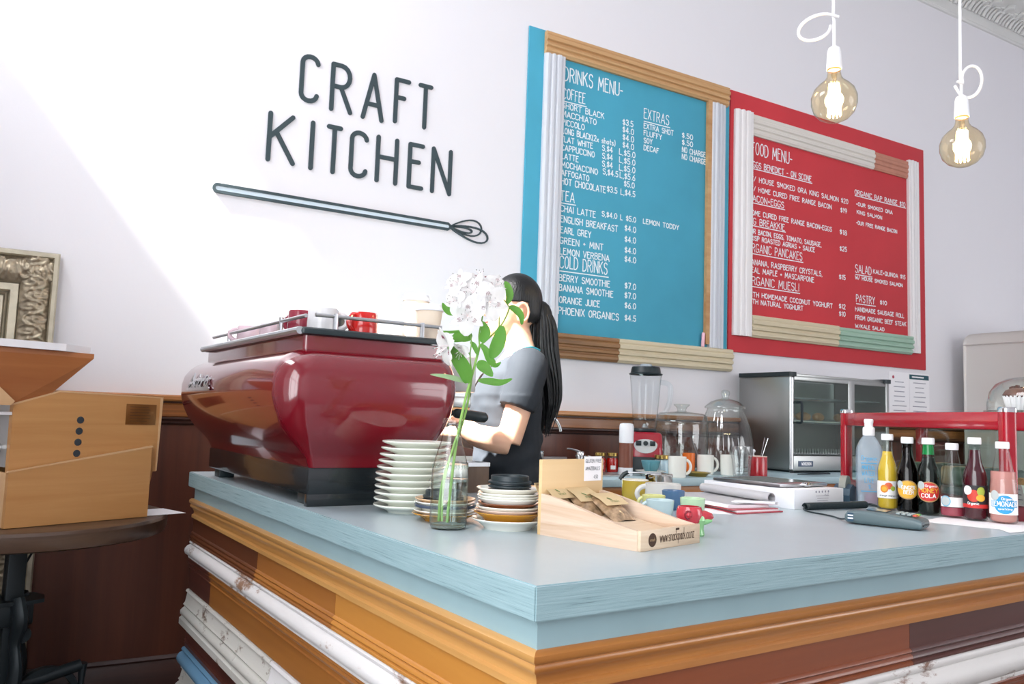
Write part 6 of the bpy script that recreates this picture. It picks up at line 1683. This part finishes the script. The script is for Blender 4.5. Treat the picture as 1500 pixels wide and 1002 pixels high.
hp = MB().loft([[(.000, .03, .362), (.118, .03, .40), (.118, .26, .40), (.000, .26, .362)], [(-.165, -.005, .515), (.222, -.005, .515), (.222, .335, .515), (-.165, .335, .515)], [(-.165, -.005, .53), (.222, -.005, .53), (.222, .335, .53), (-.165, .335, .53)]], caps=True).build('hopper', BEECHD, gm, smooth=False)
MB().prism([(-.175, -.02), (.120, -.03), (.228, .03), (.228, .345), (-.175, .345)], .022, T(0, 0, .5305)).build('hopper_lid', WHITEP, gm, smooth=False)
panel([(-.06, .36), (-.01, .36), (.0, .372), (-.155, .513), (-.172, .513)], .0, .02, BEECHE, 'hopper_brace')

# ---------------------------------------------------------------- the barista
SKIN = pmat('skin', 'E2B498', .5, var=.04, vscale=20, spec=.35)
MATS['skin'].node_tree.nodes['Principled BSDF'].inputs['Subsurface Weight'].default_value = .12
MATS['skin'].node_tree.nodes['Principled BSDF'].inputs['Subsurface Radius'].default_value = (.012, .005, .003)
TEE = pmat('charcoal_tee', '22282F', .85, bump=.15, bscale=30)
HAIR = pmat('black_hair', '0E1113', .38, spec=.45, bump=.5, bscale=18, stretch=(14, 14, 1))
PANTS = pmat('black_trousers', '20262A', .8)
person = thing('person', cw(.87, 1.38, -CT), 'person with a long black ponytail in a charcoal T-shirt working at the espresso machine', 'person', math.radians(157))
def sph(mb, c, r, M=None):
    m_ = T(*c) @ Matrix.Diagonal((r[0], r[1], r[2], 1))
    bmesh.ops.create_uvsphere(mb.bm, u_segments=28, v_segments=20, radius=1, matrix=(M @ m_) if M else m_)
    return mb
def torso_ring(z, cx, hw, hd, n=28, p=2.4):
    o = []
    for i in range(n):
        a = 2*PI*i/n; c, s = math.cos(a), math.sin(a)
        k = (abs(c)**p+abs(s)**p)**(-1/p)
        o.append((cx+hd*k*c, hw*k*s, z))
    return o
def remesh(mb, name, mat, parent, vox, smooth=6, fac=.5):
    bmesh.ops.recalc_face_normals(mb.bm, faces=mb.bm.faces[:])
    me = bpy.data.meshes.new('tmp'); mb.bm.to_mesh(me); mb.bm.free()
    o = bpy.data.objects.new('tmp', me); COL.objects.link(o)
    m = o.modifiers.new('r', 'REMESH'); m.mode = 'VOXEL'; m.voxel_size = vox; m.use_smooth_shade = True
    s = o.modifiers.new('s', 'SMOOTH'); s.factor = fac; s.iterations = smooth
    dg = bpy.context.evaluated_depsgraph_get()
    me2 = bpy.data.meshes.new_from_object(o.evaluated_get(dg))
    bpy.data.objects.remove(o); bpy.data.meshes.remove(me)
    me2.name = name
    for p in me2.polygons: p.use_smooth = True
    me2.materials.clear(); me2.materials.append(mat)
    o2 = bpy.data.objects.new(name, me2); COL.objects.link(o2); o2.parent = parent
    return o2
# hand grip: a second portafilter handle on the machine, grasped by the left hand
HG = Vector((.275, .20, 1.175))
gw = Matrix.Translation(person.location) @ R(math.radians(157), 'Z') @ HG
ax = (R(-math.radians(157), 'Z') @ R(PHI, 'Z') @ Vector((-1, 0, 0))).to_3d().normalized()   # machine's -u seen in the person's frame
def gp(t, ang, r):
    """point on the grip: t along the handle (towards the machine), ang round it"""
    side = ax.cross(Vector((0, 0, 1))).normalized(); up = Vector((0, 0, 1))
    return HG+ax*t+side*(r*math.cos(ang))+up*(r*math.sin(ang))
mb = MB()
# legs, hips, torso
for s in (1, -1):
    mb.tube([(.0, s*.085, .90), (.0, s*.088, .78), (.015, s*.085, .50), (.0, s*.082, .38), (-.02, s*.082, .10), (-.02, s*.082, .06)], [.092, .085, .058, .056, .036, .04], 20)
    mb.tube([(-.06, s*.082, .035), (.0, s*.084, .04), (.09, s*.09, .028), (.14, s*.092, .022)], [.032, .038, .033, .02], 14)
mb.loft([torso_ring(*q) for q in ((.84, -.01, .15, .095), (.92, -.01, .165, .105), (1.02, .0, .14, .095), (1.10, .005, .132, .092), (1.20, .012, .142, .10), (1.27, .012, .150, .105), (1.34, -.002, .158, .092), (1.385, -.02, .150, .074), (1.412, -.028, .11, .06), (1.43, -.03, .06, .05))])
mb.tube([(-.035, 0, 1.39), (-.026, 0, 1.44), (-.008, 0, 1.50), (-.006, 0, 1.55)], [.062, .053, .050, .052], 20)
# head
sph(mb, (-.006, 0, 1.592), (.088, .074, .098)); sph(mb, (.028, 0, 1.535), (.060, .056, .064)); sph(mb, (.045, 0, 1.505), (.046, .040, .036)); sph(mb, (.066, 0, 1.487), (.021, .022, .017))
sph(mb, (.045, 0, 1.60), (.040, .058, .05)); sph(mb, (.052, .030, 1.552), (.026, .022, .022)); sph(mb, (.052, -.030, 1.552), (.026, .022, .022))
mb.tube([(.074, 0, 1.592), (.088, 0, 1.572), (.103, 0, 1.553), (.094, 0, 1.545)], [.008, .0095, .0125, .008], 12)
sph(mb, (.090, .009, 1.549), (.010, .008, .007)); sph(mb, (.090, -.009, 1.549), (.010, .008, .007))
sph(mb, (.0855, 0, 1.5225), (.009, .020, .0052)); sph(mb, (.084, 0, 1.5145), (.009, .017, .0055))
for s in (1, -1):
    pts = [(-.022+.020*math.cos(a), s*(.075+.006*math.sin(a*.5)), 1.552+.031*math.sin(a)) for a in [2*PI*i/16 for i in range(16)]]
    mb.tube(pts, .0055, 8, closed=True); sph(mb, (-.016, s*.073, 1.550), (.012, .006, .022)); sph(mb, (-.010, s*.074, 1.528), (.009, .006, .010))
# arms
def limb(pts, rs):
    q = smooth_path(pts, 6); n = len(q); k = len(rs)-1
    rr = []
    for i in range(n):
        t = i/(n-1)*k; j = min(int(t), k-1); rr.append(rs[j]+(rs[j+1]-rs[j])*(t-j))
    mb.tube(q, rr, 18)
WR = gp(-.045, PI*.5, .0)+Vector((-.055, -.0, .012))
limb([(-.035, .145, 1.372), (-.025, .178, 1.33), (.0, .198, 1.22), (.028, .205, 1.118)], [.050, .050, .043, .040])
limb([(.024, .205, 1.118), (.07, .206, 1.124), (.14, .204, 1.142), tuple(WR)], [.039, .041, .035, .0255])
limb([(-.035, -.145, 1.372), (-.025, -.178, 1.33), (.005, -.195, 1.22), (.04, -.20, 1.115)], [.050, .050, .043, .040])
RW = Vector((.25, -.10, 1.13))
limb([(.036, -.20, 1.115), (.09, -.18, 1.115), (.17, -.14, 1.125), tuple(RW)], [.039, .041, .035, .0255])
# left hand: palm beside the grip, four fingers over it, thumb below
PC = gp(-.01, PI*1.0, .030)
palm = [WR, WR.lerp(gp(-.022, PI*.80, .034), .55), gp(-.012, PI*.78, .033), gp(.014, PI*.74, .033)]
mb.tube([tuple(p) for p in smooth_path(palm, 4)], [.024, .026, .027, .028, .028, .028, .028, .028, .028, .027, .026, .025, .018], 14, flat=.72)
for k, (tt, ln) in enumerate(((-.036, .86), (-.017, .97), (.002, 1.0), (.021, .93))):
    pts = [gp(tt*.9, PI*.72, .031)]+[gp(tt*1.06, PI*(.66-.20*ln*i), .0265-.001*i) for i in range(1, 6)]
    mb.tube([tuple(p) for p in pts], [.0105, .0095, .0092, .0088, .0082, .0062], 10)
mb.tube([tuple(gp(.012, PI*.86, .034)), tuple(gp(.030, PI*1.10, .030)), tuple(gp(.042, PI*1.35, .0265)), tuple(gp(.048, PI*1.58, .0255))], [.014, .0115, .0100, .0068], 10)
# right hand: relaxed, fingers slightly curled
hd = Vector((.92, .30, -.25)).normalized(); hs = Vector((-.3, .95, 0)).normalized(); hn = hd.cross(hs).normalized()
mb.tube([tuple(RW), tuple(RW+hd*.04), tuple(RW+hd*.085)], [.024, .032, .034], 14, flat=.5)
for k, (o_, ln) in enumerate(((-.028, .062), (-.010, .074), (.009, .078), (.028, .070))):
    b0 = RW+hd*.082+hs*o_
    mb.tube([tuple(b0), tuple(b0+hd*ln*.45+hn*.004), tuple(b0+hd*ln*.8+hn*.018), tuple(b0+hd*ln*.95+hn*.036)], [.0105, .0095, .0085, .0062], 10)
mb.tube([tuple(RW+hd*.03+hs*.024), tuple(RW+hd*.055+hs*.048+hn*.010), tuple(RW+hd*.09+hs*.055+hn*.018)], [.013, .0115, .0072], 10)
remesh(mb, 'body', SKIN, person, .0042, 5, .5)
LIP = pmat('lips', 'B86A64', .45)
mb = MB(); sph(mb, (.0895, 0, 1.5222), (.0075, .018, .0042)); sph(mb, (.0878, 0, 1.5150), (.0075, .015, .0046)); mb.build('lips', LIP, person)
EYEW = pmat('eye_white', 'ECE8E4', .2); IRIS = pmat('iris_dark', '241A16', .15)
for s in (1, -1):
    e = MB(); sph(e, (.0745, s*.030, 1.586), (.0115, .0135, .0075)); eo = e.build('eye', EYEW, person)
    e = MB(); sph(e, (.0835, s*.030, 1.586), (.0035, .0058, .0058)); e.build('iris', IRIS, eo)
    MB().tube([(.078, s*.014, 1.606), (.082, s*.028, 1.611), (.073, s*.046, 1.607)], [.002, .0032, .0016], 8, flat=.6).build('eyebrow', HAIR, person)
# T-shirt
mb = MB()
mb.loft([torso_ring(*q) for q in ((.93, -.008, .178, .122), (1.0, -.002, .166, .118), (1.10, .006, .158, .115), (1.20, .016, .164, .121), (1.27, .016, .170, .124), (1.34, .0, .176, .108), (1.385, -.02, .166, .088), (1.415, -.03, .115, .072), (1.43, -.032, .085, .062))])
for s in (1, -1):
    mb.tube(smooth_path([(-.035, s*.135, 1.375), (-.03, s*.172, 1.345), (-.012, s*.194, 1.28), (.004, s*.202, 1.225)], 4), [.062, .066, .068, .067, .066, .065, .064, .063, .0625, .062, .062, .062, .0625], 20)
tee = remesh(mb, 'tshirt', TEE, person, .006, 6, .5)
bm_ = bmesh.new(); bm_.from_mesh(tee.data)
dl = []
for v in bm_.verts:
    x, y, z = v.co
    if z > 1.25 and x > -.05 and abs(y) < .112*max(0, (z-1.25))/.14: dl.append(v)
    elif z > 1.405 and (x+.03)**2+(y*.82)**2 < .075**2: dl.append(v)
    elif z < .955: dl.append(v)
bmesh.ops.delete(bm_, geom=list(set(dl)), context='VERTS')
for v in bm_.verts:   # soft folds at the waist and under the arm
    x, y, z = v.co
    if z < 1.27: v.co += v.normal*(.006*noise.noise(Vector((x*14, y*14, z*26)))+.004*math.sin(z*70+x*26+y*18)*min(1, (1.27-z)*6))
bm_.to_mesh(tee.data); bm_.free()
UND = pmat('turquoise_top', '3EB0C4', .7)
MB().tube(smooth_path([(.062, .050, 1.345), (.035, .078, 1.385), (-.01, .094, 1.418), (-.05, .084, 1.432), (-.085, .05, 1.425)]), .008, 8, flat=.5).build('top_strap', UND, person)
# trousers and shoes
mb = MB()
for s in (1, -1): mb.tube([(.0, s*.088, .92), (.0, s*.09, .78), (.015, s*.088, .50), (.0, s*.086, .38), (-.02, s*.085, .10)], [.102, .096, .07, .068, .056], 20)
mb.loft([torso_ring(*q) for q in ((.80, -.01, .165, .11), (.90, -.01, .176, .116), (.99, -.004, .152, .106))])
remesh(mb, 'trousers', PANTS, person, .009, 4)
for s in (1, -1): MB().tube([(-.085, s*.083, .045), (-.04, s*.084, .05), (.06, s*.09, .045), (.14, s*.094, .032), (.175, s*.094, .028)], [.03, .044, .044, .034, .015], 16).build('shoe', BLACKP, person)
# hair: cap pulled back into a long ponytail
mb = MB(); bm_ = mb.bm
sph(mb, (-.012, 0, 1.600), (.089, .0805, .098)); sph(mb, (-.034, 0, 1.565), (.066, .073, .075)); sph(mb, (-.036, 0, 1.535), (.050, .055, .05))
hair = remesh(mb, 'hair', HAIR, person, .005, 4)
bm_ = bmesh.new(); bm_.from_mesh(hair.data); dl = []
for v in bm_.verts:
    x, y, z = v.co
    front = .048-.55*max(0, 1.655-z)*.75     # hairline slopes back towards the ear
    if z < 1.655 and x > front: dl.append(v)
    elif z < 1.585 and x > -.040: dl.append(v)
    elif z < 1.518: dl.append(v)
bmesh.ops.delete(bm_, geom=dl, context='VERTS'); bm_.to_mesh(hair.data); bm_.free()
s_ = hair.modifiers.new('solid', 'SOLIDIFY'); s_.thickness = .004; s_.offset = -1
mb = MB()
def pony(dx, dy, zt):
    return smooth_path([(-.075, dy*.3, 1.580), (-.098+dx*.5, dy*.7, 1.572), (-.106+dx*1.1, dy, 1.52), (-.112+dx*1.25, dy*1.2, 1.43), (-.132+dx*1.1, dy*1.2, 1.33), (-.140+dx*.9, dy*1.0, 1.25), (-.126+dx*.4, dy*.6, zt)], 5)
random.seed(11)
core = pony(0, 0, 1.17); n = len(core)
mb.tube(core, [.016+.022*math.sin(PI*min(1, .12+.8*i/(n-1))) if i < n-4 else .012*(n-i)/4+.002 for i in range(n)], 16)
for k in range(90):
    a = random.uniform(0, 2*PI); q = math.sqrt(random.uniform(.25, 1))
    p_ = pony(.040*q*math.cos(a), .034*q*math.sin(a), 1.16+random.uniform(-.03, .06)); n = len(p_)
    mb.tube(p_, [max(.0008, (.0062 if i > 3 else .005)*(1-.9*max(0, (i/(n-1)-.5)/.5)**1.4)) for i in range(n)], 6)
mb.build('ponytail', HAIR, hair, angle=70)
MB().lathe([(.018, -.008), (.024, -.006), (.026, 0), (.024, .006), (.018, .008), (.018, -.008)], 18, M=T(-.092, 0, 1.576) @ R(PI/2, 'Y')).build('hair_tie', BLACKP, hair)
# the grasped portafilter belongs to the machine
inv = (Matrix.Translation(em.location) @ R(PHI, 'Z')).inverted()
g0 = inv @ gw
mb = MB(); mb.tube([tuple(g0+Vector((.075, 0, 0))), tuple(g0+Vector((.06, 0, 0))), tuple(g0), tuple(g0+Vector((-.05, 0, 0))), tuple(g0+Vector((-.075, 0, 0)))], [.010, .0155, .0160, .013, .009], 14)
h2 = MB().lathe([(0, -.02), (.03, -.02), (.033, -.012), (.033, .012), (0, .012)], 20, c=(g0.x-.115, g0.y, g0.z)).build('portafilter', CHROME, em)
h = mb.build('portafilter_handle', BLACKP, h2); tag(h, 'black handle')
